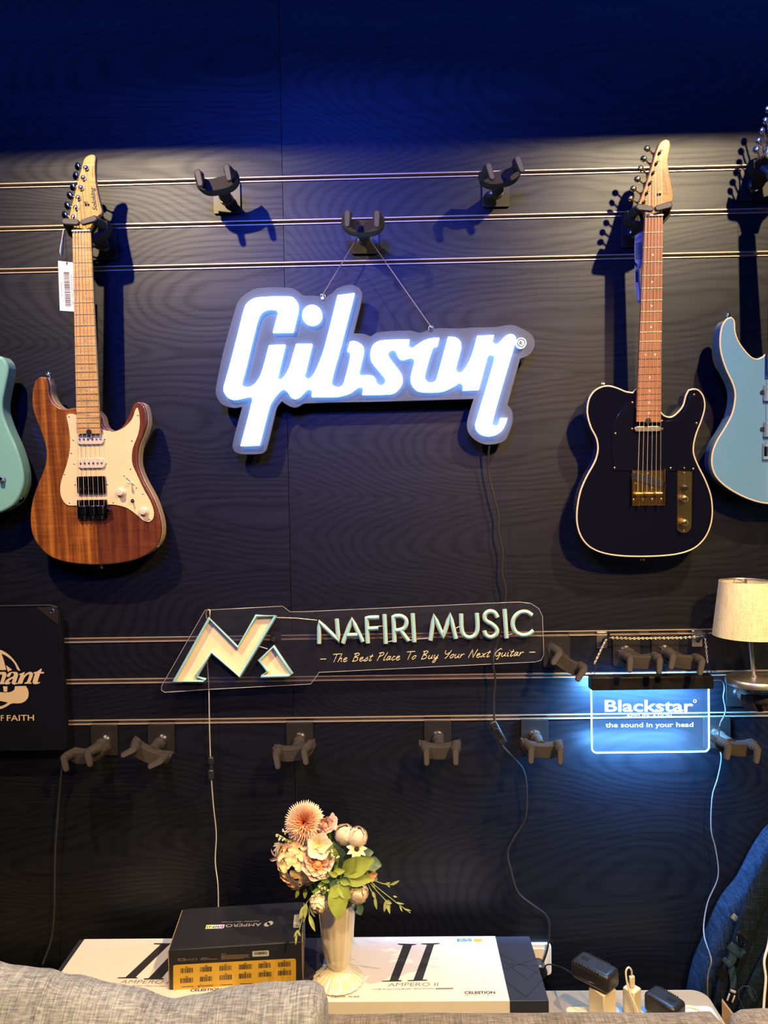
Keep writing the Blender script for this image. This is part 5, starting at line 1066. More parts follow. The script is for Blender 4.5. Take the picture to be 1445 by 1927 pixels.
GRN = mat('bright_leaf_green', (0.14, 0.30, 0.03), 0.5, var=0.35, vscale=60); GRL = mat('yellow_green_leaf', (0.33, 0.42, 0.08), 0.5, var=0.2, vscale=40); GRD = mat('dusty_dark_green_leaf', (0.07, 0.14, 0.09), 0.55, var=0.3, vscale=50); GRE = mat('eucalyptus_leaf', (0.17, 0.27, 0.18), 0.55, var=0.2, vscale=50); GRP = mat('pale_grass_green', (0.38, 0.46, 0.16), 0.55, var=0.2, vscale=60)
SILV = mat('silver_leaf', (0.45, 0.50, 0.50), 0.6, var=0.15)
VT = Vector((VX, VY, BT+0.165))
def stem(parent, c, m=GRN, r=0.0014, base=None):
    c = Vector(c); e = VT+Vector((max(-0.028, min(0.028, (c.x-VX)*0.3)), max(-0.02, min(0.02, (c.y-VY)*0.3)), 0)) if base is None else base; mid = (c+e)/2+Vector((0, 0.004, 0.004)); b = B(); tube(b, [e+Vector((0, 0, -0.09)), e, mid, c], r, 6); obj('stem', b, m, parent, world=True)
def flower(name, label, c, n, build, m, cat='flower', group='artificial flowers in the cream vase', st=True, part='petals'):
    c = Vector(c); t = thing(name, label, cat, c, group=group); b = B(); build(b, frm(n)); o = obj(part, b, m, t, sm=70, recalc=False)
    if st: stem(t, c-Vector(n).normalized()*0.006)
    return t
FD = 0.25
def chrys(b, Mx):
    random.seed(5); N_ = 300
    for i in range(N_):
        z = 1-1.72*(i+.5)/N_; r = math.sqrt(max(0, 1-z*z)); a = i*2.39996
        d = Vector((r*math.cos(a), r*math.sin(a), z)); u = d.cross(Vector((0, 0, 1))); u = u.normalized() if u.length > .01 else Vector((1, 0, 0)); w_ = u.cross(d)
        Q = Mx@Matrix((d, u, w_)).transposed(); L = 0.045*(0.80+0.2*min(1, (1-z)*1.2))*random.uniform(.93, 1.05); petal(b, Q, Vector((0, 0, 0)), L, 0.0062, 0.5, 0.25, 0.0, 4, 2, 1.6, 0.5)
cm_ = pmat('peach_chrysanthemum', [(0.25, (0.75, 0.16, 0.05)), (0.60, (0.80, 0.36, 0.17)), (0.85, (0.82, 0.58, 0.40)), (1.0, (0.85, 0.68, 0.60))], 0.043)
flower('chrysanthemum', 'large round peach pompom flower topping the bouquet', P(573, 1547, FD), (0.0, -1, 0.35), chrys, cm_)
def rose(R, layers=((5, .55, 1.25), (5, .75, 1.05), (6, .95, .80)), W=1.0):
    def f(b, Mx):
        k = 0
        for n_, s, ti in layers:
            for i in range(n_): petal(b, Mx@rz(2*PI*i/n_+k), Mx@Vector((0, 0, -R*0.55)), R*1.55*s, R*1.35*s*W, 0.75, -0.55, ti-0.35, 5, 4, 0.75, 0.35)
            k += 0.6
        ball(b, Mx@Vector((0, 0, -R*0.05)), R*0.42, seg=12)
    return f
def bud(R):       # closed peony bud: overlapping cupped shells round an egg
    def f(b, Mx):
        ball(b, (0, 0, 0), R*0.80, (1, 1, 1.1), 16, Mx)
        for lay, (n_, rr) in enumerate(((3, .86), (4, .95), (5, 1.03))):
            for i in range(n_):
                a0 = 2*PI*i/n_+lay*0.9; rows = []
                for p in range(7):
                    t = p/6; ph = -1.35+t*(2.55-0.28*lay); row = []
                    for q in range(6):
                        s = -1+2*q/5; half = (0.95+0.1*lay)*(math.sin(PI*(0.12+0.80*t))**0.6); a = a0+s*half; edge = 1+0.07*abs(s)**3+0.05*(t**4)
                        row.append(b.verts.new(Mx@Vector((R*rr*edge*math.cos(ph)*math.cos(a), R*rr*edge*math.cos(ph)*math.sin(a), R*1.12*math.sin(ph)))))
                    rows.append(row)
                for p in range(6):
                    for q in range(5): b.faces.new((rows[p][q], rows[p+1][q], rows[p+1][q+1], rows[p][q+1]))
    return f
def open5(R, n_=5, W=0.95, cup=0.15, ti=0.35, ruff=0.0012, base=0.3):
    def f(b, Mx):
        for i in range(n_): petal(b, Mx@rz(2*PI*i/n_), Vector((0, 0, 0)), R*1.05, R*W, cup, 0.25, ti, 5, 5, 0.72, base, ruff, i)
    return f
pk = pmat('blush_pink_petal', [(0.1, (0.80, 0.36, 0.22)), (0.6, (0.80, 0.50, 0.42)), (1.0, (0.78, 0.56, 0.54))], 0.02)
crm = pmat('cream_petal', [(0.1, (0.66, 0.56, 0.20)), (0.6, (0.82, 0.68, 0.42)), (1.0, (0.86, 0.76, 0.60))], 0.022)
pch = pmat('peach_petal', [(0.05, (0.78, 0.33, 0.12)), (0.55, (0.84, 0.48, 0.26)), (1.0, (0.86, 0.66, 0.55))], 0.026)
bdm = pmat('cream_bud', [(0.2, (0.80, 0.56, 0.26)), (0.7, (0.86, 0.70, 0.42)), (1.1, (0.88, 0.76, 0.60))], 0.022)
flower('rose', 'pink rose bud tucked against the right side of the round pompom flower', P(611, 1553, FD+.005), (0.5, -0.8, 0.3), rose(0.017), pk)
flower('cherry_blossom', 'flat pink five-petalled flower at the top right of the bouquet', P(623, 1547, FD-.01), (0.85, -0.45, 0.25), open5(0.019), pk)
def hyd(b, Mx):
    random.seed(11)
    for i in range(34):
        z = 1-1.25*(i+.5)/34; r = math.sqrt(max(0, 1-z*z)); a = i*2.39996; d = Mx@Vector((r*math.cos(a), r*math.sin(a), z)); c = Vector((d.x*0.043, d.y*0.036, d.z*0.046)); Q = frm(d+Vector((random.uniform(-.3, .3), random.uniform(-.3, .3), random.uniform(-.3, .3))), random.uniform(0, 3))
        for k in range(4): petal(b, Q@rz(k*PI/2), c, 0.0155, 0.0165, 0.25, 0.5, 0.35, 4, 4, 0.7, 0.35, 0.0008, i+k)
hm = pmat('cream_and_coral_hydrangea', [(0.2, (0.55, 0.50, 0.12)), (0.72, (0.86, 0.68, 0.30)), (0.98, (0.88, 0.70, 0.44)), (1.2, (0.86, 0.42, 0.26))], 0.05)
flower('hydrangea', 'big cream and coral hydrangea cluster under the round pompom flower', P(564, 1622, FD), (-0.1, -1, 0.3), hyd, hm)
flower('peach_blossom', 'deep peach ruffled blossom in the middle of the bouquet', P(598, 1625, FD+.040), (0.15, -1, 0.35), rose(0.020, ((4, .6, 1.0), (5, .95, .55), (6, 1.2, .3)), 1.15), pch)
flower('white_blossom', 'cream ruffled blossom right of the pompom flower, above the peach one', P(600, 1590, FD+.025), (0.2, -1, 0.25), open5(0.030, 5, 1.0, 0.3, 0.55, 0.0016), crm)
for (x, y, d, R, lab, n) in ((648, 1571, FD-.01, .0210, 'pale peony bud at the top right, left one of the touching pair', (-.1, -.5, 1)), (672, 1576, FD, .0210, 'pale peony bud at the top right, right one of the touching pair', (.3, -.5, 1)), (673, 1680, FD+.035, .0215, 'cream peony bud at the vase rim on the right', (.25, -1, .7)), (601, 1699, FD+.035, .0195, 'cream peony bud at the vase rim on the left', (-.3, -1, -.5))):
    t = flower('peony_bud', lab, P(x, y, d), n, bud(R), bdm)
    b = B(); Mx = frm(n)
    for k in range(4): petal(b, Mx@rz(k*PI/2+.4), Mx@Vector((0, 0, -R*1.15)), R*1.3, R*0.7, 0.5, -0.9, 0.45, 4, 2, 0.8)
    obj('sepals', b, GRL, t, recalc=False)
t = flower('daisy', 'cream daisy with a dark brown centre on the right of the bouquet', P(671, 1598, FD+.018), (0.15, -0.75, 0.75), lambda b, Mx: [petal(b, Mx@rz(2*PI*i/9), Vector((0, 0, 0)), 0.023, 0.0105, 0.25, 0.3, 0.12, 5, 3, 0.85, 0.4) for i in range(9)], crm)
b = B(); ball(b, (0, 0, 0), 0.0062, (1, 1, 0.7), 14, frm((0.15, -0.75, 0.75))); obj('flower_centre', b, mat('dark_brown_disc', (0.03, 0.008, 0.008), 0.8, bmp=0.8, vscale=900), t)
flower('small_peach_flower', 'small drooping peach flower low on the right of the bouquet', P(695, 1645, FD+.015), (0.7, -0.7, -0.3), open5(0.017, 5, .7, .4, .7), pch)
flower('lily', 'pale pink spidery lily drooping at the left of the bouquet', P(527, 1612, FD), (-0.6, -0.8, -0.2), lambda b, Mx: [petal(b, Mx@rz(2*PI*i/6+.4), Vector((0, 0, 0)), 0.034 if i % 2 else 0.026, 0.0075, 0.6, 1.3, 0.8, 7, 3, 0.9, 0.5) for i in range(6)], pk)
flower('dusty_miller_sprig', 'silvery feathered leaf sprig at the upper left edge of the bouquet', P(524, 1592, FD), (-0.6, -0.8, 0.1), lambda b, Mx: [petal(b, frm((-.9+.15*i, -.4, .5-.22*i))@Matrix.Rotation(-PI/2, 3, 'Y'), Vector((0.012-0.002*i, 0, 0.004*math.sin(i))), 0.022, 0.006, 0.4, 0.3, 0.1, 5, 2, 0.9, 0.4) for i in range(6)], SILV, cat='leaf', part='leaves')
def sprig(name, label, pts, m, r, leaves, lm, berry=None, grp='artificial flowers in the cream vase'):
    P3 = [P(*p) for p in pts]; t = thing(name, label, 'leaf', P3[0], group=grp)
    q = [Vector(v) for v in smooth_loop([(0, 0)], 1)] if False else P3
    b = B(); tube(b, [VT+Vector((0, 0, -0.06)), VT]+q, r, 6); obj('stem', b, m, t, world=True)
    b = B()
    for (x, y, d, ang, L, W) in leaves:
        o_ = P(x, y, d); a = rad(ang); ax = Vector((math.cos(a), -0.25, math.sin(a))).normalized(); nn = Vector((0, -1, 0.25)); nn = (nn-ax*nn.dot(ax)).normalized(); Q = Matrix((ax, nn.cross(ax), nn)).transposed(); petal(b, Q, o_, L*1.15, W*1.2, 0.25, 0.35, 0.15, 6, 4, 0.8, 0.2)
    if leaves: obj('leaves', b, lm, t, world=True, recalc=False, sm=70)
    else: b.free()
    if berry:
        b = B(); random.seed(len(berry))
        for (x, y, d) in berry:
            for k in range(4): ball(b, P(x, y, d)+Vector((random.uniform(-1, 1), random.uniform(-1, 1), random.uniform(-1, 1)))*0.0028, 0.0019, seg=8)
        obj('berries', b, crm, t, world=True)
    return t
sprig('berry_sprig', 'sprig of tiny cream berries poking out left below the pompom flower', [(575, 1600, FD), (545, 1583, FD+.01), (522, 1570, FD+.01)], GRL, 0.0010, [(540, 1583, FD, 130, .014, .005), (548, 1588, FD, 60, .014, .006), (552, 1585, FD+.01, 150, .012, .005)], GRL, [(522, 1571, FD+.01), (528, 1576, FD+.01), (534, 1579, FD+.01), (532, 1563, FD+.01), (538, 1567, FD+.01), (542, 1584, FD+.01), (527, 1580, FD+.01)])
sprig('leafy_stem', 'long upright dark green leaves behind the middle of the bouquet', [(640, 1640, FD), (645, 1600, FD)], GRN, 0.0012, [(622, 1618, FD+.01, 100, .034, .016), (640, 1635, FD+.005, 105, .060, .022), (650, 1630, FD, 112, .060, .026), (615, 1585, FD-.02, 80, .03, .02)], GRD)
sprig('leafy_stem', 'yellow-green pointed leaves in the middle of the bouquet, right of the peach blossom', [(632, 1640, FD+.02), (636, 1620, FD+.02)], GRN, 0.0012, [(618, 1618, FD+.03, 75, .034, .018), (632, 1622, FD+.02, 92, .030, .015), (640, 1658, FD+.05, -8, .020, .011), (628, 1640, FD+.05, 10, .022, .012), (635, 1648, FD+.055, 150, .018, .010)], GRL)
sprig('lobed_leaf', 'large yellow-green lobed leaf on the right of the bouquet', [(642, 1645, FD+.03), (652, 1640, FD+.03)], GRL, 0.0012, [(645, 1640, FD+.035, 28, .068, .036), (650, 1642, FD+.04, 62, .036, .022), (646, 1652, FD+.04, 4, .056, .026), (655, 1655, FD+.04, -30, .030, .018)], GRL)
sprig('eucalyptus_sprig', 'rounded grey-green leaves at the right edge of the bouquet', [(680, 1640, FD), (698, 1625, FD)], GRE, 0.0012, [(678, 1625, FD+.01, 20, .030, .028), (692, 1622, FD, -8, .027, .026), (690, 1640, FD, -35, .026, .018), (682, 1605, FD, 10, .022, .018)], GRE)
sprig('ivy_leaf', 'green lobed leaf hanging over the vase rim', [(640, 1665, FD+.03), (638, 1680, FD+.05)], GRD, 0.0012, [(636, 1664, FD+.05, -90, .060, .036), (637, 1670, FD+.052, -140, .024, .020), (640, 1670, FD+.052, -40, .026, .020)], GRL)
sprig('ivy_leaf', 'dusty dark green leaf above the vase rim, between the two lower buds', [(640, 1660, FD+.03), (640, 1668, FD+.04)], GRD, 0.0012, [(640, 1655, FD+.045, -110, .030, .030), (640, 1655, FD+.045, -30, .024, .022), (672, 1700, FD+.0, -70, .022, .018), (630, 1660, FD+.03, 150, .02, .016)], GRD)
sprig('filler_sprig', 'bright green filler with tiny berries in the centre of the bouquet', [(625, 1665, FD+.04), (612, 1655, FD+.045)], GRN, 0.0012, [(x, y, FD+.045, a, .016, .008) for x, y, a in ((630, 1648, 40), (626, 1650, 120), (620, 1658, 170), (632, 1656, -20), (612, 1660, 200), (622, 1668, -60), (615, 1668, -120), (605, 1672, 190), (632, 1640, 80))], GRN, [(626, 1608, FD+.05), (628, 1615, FD+.05), (636, 1612, FD+.05), (624, 1602, FD+.05), (612, 1645, FD+.05), (618, 1640, FD+.05), (608, 1650, FD+.055)])
sprig('berry_sprig', 'sprig of cream berries above the left lower bud at the vase rim', [(615, 1675, FD+.04), (600, 1680, FD+.045), (590, 1690, FD+.045)], GRL, 0.0010, [(600, 1680, FD+.045, 160, .014, .006), (608, 1676, FD+.045, 60, .014, .007)], GRN, [(x, y, FD+.05) for x, y in ((612, 1670), (606, 1674), (600, 1678), (594, 1683), (589, 1688), (616, 1676), (603, 1669))])
g1 = 'trailing grass sprigs in the vase'
sprig('grass_sprig', 'grass sprig reaching up to the right with a pale seed head', [(690, 1652, FD), (720, 1663, FD), (735, 1665, FD)], GRP, 0.0009, [(735, 1665, FD, 32, .020, .005), (728, 1664, FD, -40, .008, .003), (724, 1664, FD, 25, .012, .004)], GRP, grp=g1)
sprig('grass_sprig', 'longest grass sprig arching right and down to a forked tip', [(690, 1652, FD), (712, 1672, FD+.01), (745, 1698, FD+.01), (772, 1718, FD+.01)], GRP, 0.0009, [(745, 1698, FD+.01, -5, .016, .003), (752, 1704, FD+.01, -65, .012, .003), (760, 1710, FD+.01, -8, .014, .003), (700, 1660, FD, -60, .012, .005)], GRP, grp=g1)
sprig('grass_sprig', 'grass sprig hanging right with a cluster of small leaves at its end', [(690, 1655, FD), (712, 1680, FD+.01), (726, 1695, FD+.015)], GRP, 0.0009, [(726, 1695, FD+.015, -100, .020, .006), (728, 1697, FD+.015, -75, .022, .006), (726, 1695, FD+.015, -20, .012, .007), (727, 1697, FD+.015, -50, .012, .006), (740, 1686, FD, -10, .008, .003)], GRP, grp=g1)
sprig('grass_sprig', 'short grass sprig hanging just right of the right lower bud', [(688, 1655, FD), (698, 1675, FD+.01), (705, 1690, FD+.012)], GRP, 0.0009, [(701, 1678, FD+.012, -65, .014, .006), (705, 1688, FD+.012, -80, .022, .006)], GRP, grp=g1)
sprig('grass_sprig', 'grass sprig hanging down left over the black carton', [(592, 1680, FD+.03), (572, 1705, FD+.035), (567, 1735, FD+.04), (560, 1762, FD+.04)], GRP, 0.0009, [(572, 1705, FD+.035, -110, .024, .008), (576, 1700, FD+.035, -95, .026, .008), (560, 1750, FD+.04, -120, .014, .004), (560, 1750, FD+.04, -60, .012, .004), (558, 1758, FD+.04, -95, .018, .004), (570, 1735, FD+.04, 60, .01, .003)], GRP, grp=g1)
sprig('grass_sprig', 'grass sprig hanging left beside the vase with a single drooping leaf', [(594, 1680, FD+.03), (581, 1710, FD+.035), (582, 1725, FD+.04)], GRP, 0.0009, [(582, 1722, FD+.04, -68, .030, .008), (584, 1708, FD+.035, -60, .018, .006)], GRP, grp=g1)
sprig('fern_sprig', 'dark small-leaved sprig under the left side of the hydrangea', [(585, 1665, FD), (566, 1672, FD), (548, 1675, FD)], GRD, 0.0009, [(566, 1672, FD, 170, .020, .007), (562, 1674, FD, -110, .016, .007), (570, 1668, FD, 140, .018, .008), (575, 1672, FD, -95, .018, .008), (556, 1662, FD, 120, .014, .007)], GRL, grp=g1)

# ---------------------------------------------------------------- plugs, adapters, socket
ws = thing('wall_socket', 'white wall socket half hidden behind the right white box', 'socket', P(1005, 1802, 0.0))
c = P(1005, 1802, 0.0); b = B(); prism(b, [(c.x+x, -0.0005, c.z+z) for x, z in rrect(0.084, 0.082, 0.010)], (0, -0.009, 0)); obj('cover_plate', b, 'white', ws, bevel=0.002, world=True)
b = B(); prism(b, [(c.x+x, -0.0096, c.z+z) for x, z in rrect(0.050, 0.060, 0.004)], (0, -0.0015, 0)); obj('socket_insert', b, 'creamp', ws, bevel=0.0008, world=True)
b = B(); lathe(b, [(0.0185, 0), (0.0195, 0.030), (0.016, 0.034)], (0, 0, 0), 24)
bmesh.ops.rotate(b, matrix=Matrix.Rotation(PI/2, 3, 'X'), verts=b.verts); bmesh.ops.translate(b, vec=(c.x+0.006, -0.011, c.z-0.012), verts=b.verts)
pg = thing('power_plug', 'black plug in the wall socket behind the right white box', 'plug', (c.x+0.006, -0.0112, c.z-0.012)); obj('plug_body', b, 'black', pg, world=True)
ps = thing('power_strip', 'white multi-socket power strip on the table behind the sofa', 'socket', (0.52, -0.235, TZ))
b = B(); prism(b, [(0.525+x, -0.235+y, TZ+0.0008) for x, y in rrect(0.33, 0.060, 0.012, 5)], (0, 0, 0.030)); obj('casing', b, 'white', ps, bevel=0.004, bseg=3, world=True)
SZ = TZ+0.031
for x in (0.438, 0.503, 0.570, 0.636): b = B(); lathe(b, [(0.0215, 0), (0.0240, 0.0), (0.0240, 0.0045), (0.0215, 0.0045), (0.0195, 0.001)], (x, -0.235, SZ), 28, cap=False); obj('socket_ring', b, 'creamp', ps, world=True)
def adapter(label, a, e, wv, z0, h, plug_at, cube=None):
    a = H(*a, z0+h); e = H(*e, z0+h); d = e-a; d.z = 0; L = d.length; d.normalize(); nrm = Vector((-d.y, d.x, 0)); R_ = Matrix((d, nrm, Vector((0, 0, 1)))).transposed()
    cc = a+d*L/2+nrm*wv/2; cc.z = z0+h/2; t = thing('power_adapter', label, 'adapter', (cc.x, cc.y, z0))
    b = B(); box(b, cc, (L+0.016, wv+0.008, h), R_); obj('casing', b, 'black', t, bevel=0.010, bseg=5, world=True)
    b = B()
    for k in range(9):
        for s in (-1, 1): box(b, cc+d*(-L*0.40+L*0.085*k)+nrm*s*(wv/2+0.0005)+Vector((0, 0, h*0.40)), (0.0022, 0.006, 0.005), R_)
    obj('vent_slots', b, 'housing', t, world=True)
    b = B(); q = cc+d*(plug_at*L)+Vector((0, 0, h/2+0.0003)); box(b, q, (0.017, 0.013, 0.0006), R_); obj('label_recess', b, 'housing', t, bevel=0.0002, world=True)
    return t, cc, d, nrm, L, R_
t, cc, d_, n_, L_, R_ = adapter('black ribbed power adapter plugged in on a white cube, left of the white phone charger', (1080, 1806), (1139, 1836), 0.045, SZ+0.064, 0.042, -0.30)
wp = thing('travel_plug', 'white cube plug adapter under the left black power adapter', 'plug', (0.438, -0.235, SZ))
b = B(); box(b, (0.438, -0.235, SZ+0.033), (0.042, 0.042, 0.058), Matrix.Rotation(rad(35), 3, 'Z')); cyl(b, (0.438, -0.235, SZ+0.0015), (0.438, -0.235, SZ+0.006), 0.018); obj('plug_body', b, 'creamp', wp, bevel=0.003, world=True)
b = B(); tube(b, [cc-d_*(L_/2+0.004), cc-d_*(L_/2+0.018)], [0.005, 0.003], 10); obj('strain_relief', b, 'black', t, world=True)
t2, cc2, d2, n2, L2_, R2 = adapter('black ribbed power adapter lying low on the power strip, right of the white phone charger', (1217, 1868), (1264, 1896), 0.042, SZ+0.0052, 0.044, 0.26)
cube = thing('phone_charger', 'white cube phone charger standing in the power strip between the black adapters', 'charger', (0.503, -0.235, SZ))
b = B(); box(b, (0.503, -0.235, SZ+0.034), (0.029, 0.029, 0.056), Matrix.Rotation(rad(40), 3, 'Z')); cyl(b, (0.503, -0.235, SZ+0.0015), (0.503, -0.235, SZ+0.007), 0.013); obj('charger_body', b, 'creamp', cube, bevel=0.003, world=True)
uc = thing('charging_cable', 'cream cable looping out of the top of the white phone charger', 'cable', (0.503, -0.235, SZ+0.062))
b = B(); zz = SZ+0.0625; box(b, (0.503, -0.235, zz+0.013), (0.013, 0.008, 0.025), Matrix.Rotation(rad(20), 3, 'Z')); obj('connector', b, 'creamp', uc, bevel=0.0025, world=True)
b = B(); p_ = [Vector((0.503, -0.235, zz+0.022)), Vector((0.502, -0.236, zz+0.038)), Vector((0.495, -0.238, zz+0.046)), Vector((0.488, -0.242, zz+0.036)), Vector((0.491, -0.252, zz+0.006)), Vector((0.503, -0.266, zz-0.026)), Vector((0.523, -0.280, TZ+0.016)), Vector((0.552, -0.288, TZ+0.004)), Vector((0.60, -0.31, TZ+0.004))]
pts = []
for i in range(len(p_)-1):
    p0, p1, p2, p3 = p_[max(i-1, 0)], p_[i], p_[i+1], p_[min(i+2, len(p_)-1)]
    for k in range(6): s = k/6; pts.append(0.5*((2*p1)+(p2-p0)*s+(2*p0-5*p1+4*p2-p3)*s*s+(3*p1-p0-3*p2+p3)*s**3))
tube(b, pts+[p_[-1]], 0.0021, 8); obj('cord', b, 'creamp', uc, world=True)
cable('adapter_cable', 'thin black cable running from behind the right white box to the left black adapter', 'cable', [(1024, 1826), (1027, 1817), (1036, 1815), (1060, 1822), (1080, 1834), (1105, 1846), (1118, 1851)], [0.05, 0.06, 0.09, 0.13, 0.20, 0.245, 0.25], 0.0016, 'wire')

# ---------------------------------------------------------------- cardboard piece, backpack, white cable
c = P(1368, 1900, 0.20); zt_ = P(1358, 1882, 0.20).z
cbx = thing('cardboard_strip', 'pale cardboard strip standing between the table corner and the backpack', 'cardboard', (c.x, c.y, 0))
b = B(); prism(b, [(c.x-0.010, c.y, 0), (c.x+0.022, c.y-0.03, 0), (c.x+0.012, c.y-0.03, zt_-0.03), (c.x-0.012, c.y, zt_)], (0.004, 0.006, 0)); obj('strip', b, 'kraft', cbx, bevel=0.001, world=True)
bp = thing('backpack', 'dark navy backpack with padded strap and buckles, leaning at the right edge', 'bag', P(1480, 1990, 0.14)*1.0)
out = smooth_loop([(1296, 2150), (1306, 1960), (1318, 1860), (1345, 1790), (1378, 1716), (1410, 1676), (1440, 1618), (1475, 1572), (1550, 1540), (1630, 1560), (1680, 1640), (1700, 1800), (1705, 2150)], 3)
b = B(); prism(b, [P(p.x, p.y, 0.100) for p in out], (0, 0.085, 0)); obj('bag_body', b, 'navy', bp, bevel=0.024, bseg=5, world=True, sm=60)
CB = lambda p: crop(1300, 1580, 5.5534, p)
def band(name, ctr, wid, d, m, th=0.010, crown=0.004, bev=0.003):
    """padded band: centre line in px, width in px"""
    pts = CB(ctr); pts = [Vector(p) for p in smooth_loop(pts, 3, closed=False, ang=170)]; n = len(pts); ws = []
    for i in range(n): u = i/(n-1)*(len(wid)-1); k = min(int(u), len(wid)-2); ws.append((wid[k]+(wid[k+1]-wid[k])*(u-k))/5.5534/2)
    ds = [(d[0]+(d[1]-d[0])*i/(n-1)) if isinstance(d, tuple) else d for i in range(n)]
    b = B(); rows = []
    for i, p in enumerate(pts):
        tn = (pts[min(i+1, n-1)]-pts[max(i-1, 0)]).normalized(); nr = Vector((-tn.y, tn.x)); row = []
        for s, o_ in ((-1, 0), (-0.92, th*0.8), (-0.5, th+crown), (0, th+crown*0.7), (0.5, th+crown), (0.92, th*0.8), (1, 0), (0.6, -th*0.2), (-0.6, -th*0.2)): q = p+nr*(ws[i]*s); row.append(b.verts.new(P(q.x, q.y, ds[i]+o_)))
        rows.append(row)
    for i in range(n-1):
        for k in range(9): b.faces.new((rows[i][k], rows[i][(k+1) % 9], rows[i+1][(k+1) % 9], rows[i+1][k]))
    b.faces.new(rows[0]); b.faces.new(rows[-1][::-1]); return obj(name, b, m, bp, world=True, sm=60)
band('shoulder_strap', [(1010, 60), (840, 330), (700, 600), (600, 870), (520, 1100), (430, 1330), (340, 1540), (290, 1750)], [260, 255, 250, 235, 215, 190, 150, 120], (0.125, 0.110), 'navy')
band('shoulder_strap', [(1000, 1000), (830, 1250), (700, 1500), (560, 1800)], [210, 200, 190, 170], 0.110, 'navy')
band('webbing', [(395, 1100), (470, 1160), (545, 1215)], [90, 100, 105], 0.137, 'web', 0.002, 0.0005)
band('webbing', [(455, 1160), (430, 1260), (400, 1310)], [100, 90, 80], 0.135, 'web', 0.002, 0.0005)
band('webbing', [(335, 1240), (420, 1335)], [55, 55], 0.139, 'web', 0.004, 0.0005)
band('webbing', [(420, 1330), (440, 1440), (440, 1520), (420, 1600)], [80, 70, 60, 50], 0.131, 'web', 0.002, 0.0005)
band('side_tag', [(430, 790), (490, 850)], [60, 60], 0.102, mat('reflective_tape', (0.20, 0.27, 0.36), 0.5), 0.001, 0)
band('loop_patch', [(290, 1370), (370, 1440)], [105, 105], 0.131, 'housing', 0.001, 0)
band('webbing', [(600, 1560), (660, 1700)], [45, 45], 0.122, 'web', 0.003, 0.0005)
b = B(); tube(b, [P(x, y, 0.142) for x, y in CB([(495, 965), (575, 1030)])], 0.0035, 10); obj('ring_bar', b, 'plate', bp, world=True)
b = B(); tube(b, [P(x, y, 0.144) for x, y in CB([(490, 1000), (485, 1060), (510, 1100), (560, 1105), (585, 1070), (575, 1035)])], 0.0026, 10); obj('d_ring', b, 'dchrome', bp, world=True)
b = B(); a, e = P(*CB([(440, 1560)])[0], 0.135), P(*CB([(385, 1710)])[0], 0.135); R_ = Matrix.Rotation(-math.atan2(e.x-a.x, a.z-e.z), 3, 'Y'); box(b, (a+e)/2, (0.016, 0.007, (a-e).length), R_); obj('buckle', b, 'housing', bp, bevel=0.0025, world=True)
b = B(); 
for s in (-1, 1): q = (a+e)/2+R_@Vector((s*0.0062, -0.004, -0.002)); box(b, q, (0.003, 0.004, 0.018), R_)
box(b, a+R_@Vector((0, -0.002, -0.004)), (0.013, 0.006, 0.006), R_); obj('buckle_prong', b, 'silver', bp, bevel=0.001, world=True)
b = B(); tube(b, [P(x, y, 0.135) for x, y in CB([(555, 1780), (500, 1650), (495, 1580), (545, 1530), (610, 1535), (665, 1580), (690, 1650)])], 0.0010, 6); obj('elastic_loop', b, 'web', bp, world=True)
cable('white_cable', 'white cable hanging at the right edge in front of the backpack', 'cable', [(1452, 1700), (1447, 1769), (1438, 1808), (1441, 1841), (1438, 1880), (1436, 1930), (1440, 2000)], [0.25, 0.25, 0.26, 0.27, 0.28, 0.29, 0.30], 0.0026, 'white')

# ---------------------------------------------------------------- sofa and pillow
sf = thing('sofa', 'brown-grey linen sofa whose back stands in front of the table', 'sofa', (-0.1, -0.85, 0))
def cushion(name, x0, x1, yb, yt, z0, top, th, m, nx=40, corner=0.03, sag=0.0, puff=0.5, parent=sf, bump_=0.004):
    """upright cushion: section is a rounded slab in y-z, ends pinch in; top(x) gives the top height"""
    b = B(); rows = []; S = 28
    for i in range(nx+1):
        u = i/nx; x = x0+(x1-x0)*u; ed = min(1.0, min(x-x0, x1-x)/corner); e_ = math.sqrt(max(0.0, 1-(1-ed)**2)); zt = top(x)-(1-e_)*corner*0.7; row = []
        hh = (zt-z0)/2; zc = (zt+z0)/2; hy = th/2*(0.25+0.75*e_)
        for k in range(S):
            a = 2*PI*k/S; ca, sa = math.cos(a), math.sin(a); p_ = puff
            yy = math.copysign(abs(ca)**p_, ca)*hy; zz_ = math.copysign(abs(sa)**p_, sa)*hh
            w_ = noise.noise(Vector((x*7, a*1.2, 3.1)))*bump_
            yc = yb+(yt-yb)*((zc+zz_-z0)/(zt-z0)); row.append(b.verts.new((x, yc+yy+w_*ca, zc+zz_+w_*sa)))
        rows.append(row)
    for i in range(nx):
        for k in range(S): b.faces.new((rows[i][k], rows[i][(k+1) % S], rows[i+1][(k+1) % S], rows[i+1][k]))
    b.faces.new(rows[0]); b.faces.new(rows[-1][::-1]); return obj(name, b, m, parent, world=True, sm=70)
zr = P(900, 1908, 0.43).z; zl = P(1380, 1912, 0.43).z; xs = P(1366, 1925, 0.43).x
cushion('back_cushion', xs-0.80, xs, -0.46, -0.44, 0.30, lambda x: zr-0.010, 0.13, 'sofa', corner=0.022)
cushion('back_cushion', xs-1.62, xs-0.805, -0.46, -0.44, 0.30, lambda x: zr-0.010, 0.13, 'sofa', corner=0.022)
cushion('back_cushion', xs+0.003, xs+0.80, -0.46, -0.44, 0.30, lambda x: zl-0.004+0.006*min(1, (x-xs)/0.08), 0.13, 'sofa', corner=0.045)
b = B(); box(b, (xs-0.41, -0.80, 0.20), (2.50, 0.80, 0.16)); obj('base', b, 'sofa', sf, bevel=0.02, bseg=3, world=True)
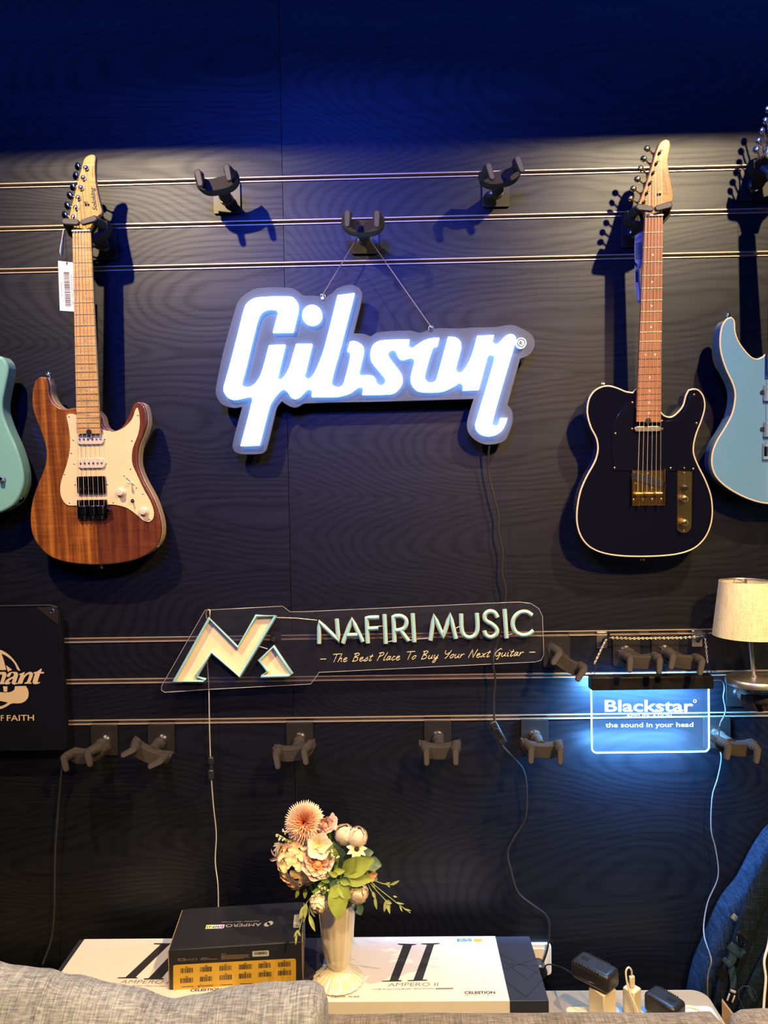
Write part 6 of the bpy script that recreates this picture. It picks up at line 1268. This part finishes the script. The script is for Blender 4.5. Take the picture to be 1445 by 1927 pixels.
for x0 in (xs-1.62, xs-0.80, xs+0.005): b = B(); box(b, (x0+0.40, -0.86, 0.36), (0.79, 0.66, 0.15)); obj('seat_cushion', b, 'sofa', sf, bevel=0.03, bseg=4, world=True)
for x0 in (xs-1.72, xs+0.90): b = B(); box(b, (x0, -0.80, 0.34), (0.18, 0.82, 0.48)); obj('armrest', b, 'sofa', sf, bevel=0.03, bseg=4, world=True)
for x0 in (xs-1.60, xs+0.78):
    for y0 in (-0.50, -1.12): b = B(); cyl(b, (x0, y0, 0), (x0, y0, 0.12), 0.02, 0.026); obj('leg', b, 'housing', sf, world=True)
PD = 0.66
prof_ = [(-80, 1800), (0, 1817), (60, 1822), (110, 1838), (190, 1854), (240, 1858), (310, 1880), (350, 1874), (440, 1858), (520, 1847), (570, 1841), (600, 1839), (614, 1841)]
pts3 = [P(x, y, PD) for x, y in prof_]
def ptop(x):
    for i in range(len(pts3)-1):
        if pts3[i].x <= x <= pts3[i+1].x: u = (x-pts3[i].x)/(pts3[i+1].x-pts3[i].x); u = u*u*(3-2*u); return pts3[i].z+(pts3[i+1].z-pts3[i].z)*u
    return pts3[0].z if x < pts3[0].x else pts3[-1].z
pl = thing('cushion', 'light grey linen scatter cushion leaning on the sofa back at the lower left', 'cushion', (-0.35, -PD, 0.45))
o = cushion('cushion_cover', P(-80, 1900, PD).x, P(613, 1880, PD).x, -0.70, -0.63, 0.44, lambda x: ptop(x)-0.030, 0.17, 'pillow', nx=70, corner=0.035, parent=pl, puff=0.85, bump_=0.010)

sc = bpy.context.scene
sc.view_settings.view_transform = 'Standard'; sc.view_settings.look = 'None'; sc.view_settings.exposure = 0.12; sc.view_settings.gamma = 1.0; sc.view_settings.use_curve_mapping = False
sc.cycles.max_bounces = 6; sc.cycles.diffuse_bounces = 3; sc.cycles.glossy_bounces = 3; sc.cycles.transparent_max_bounces = 12; sc.cycles.sample_clamp_indirect = 4.0; sc.cycles.caustics_reflective = False; sc.cycles.caustics_refractive = False
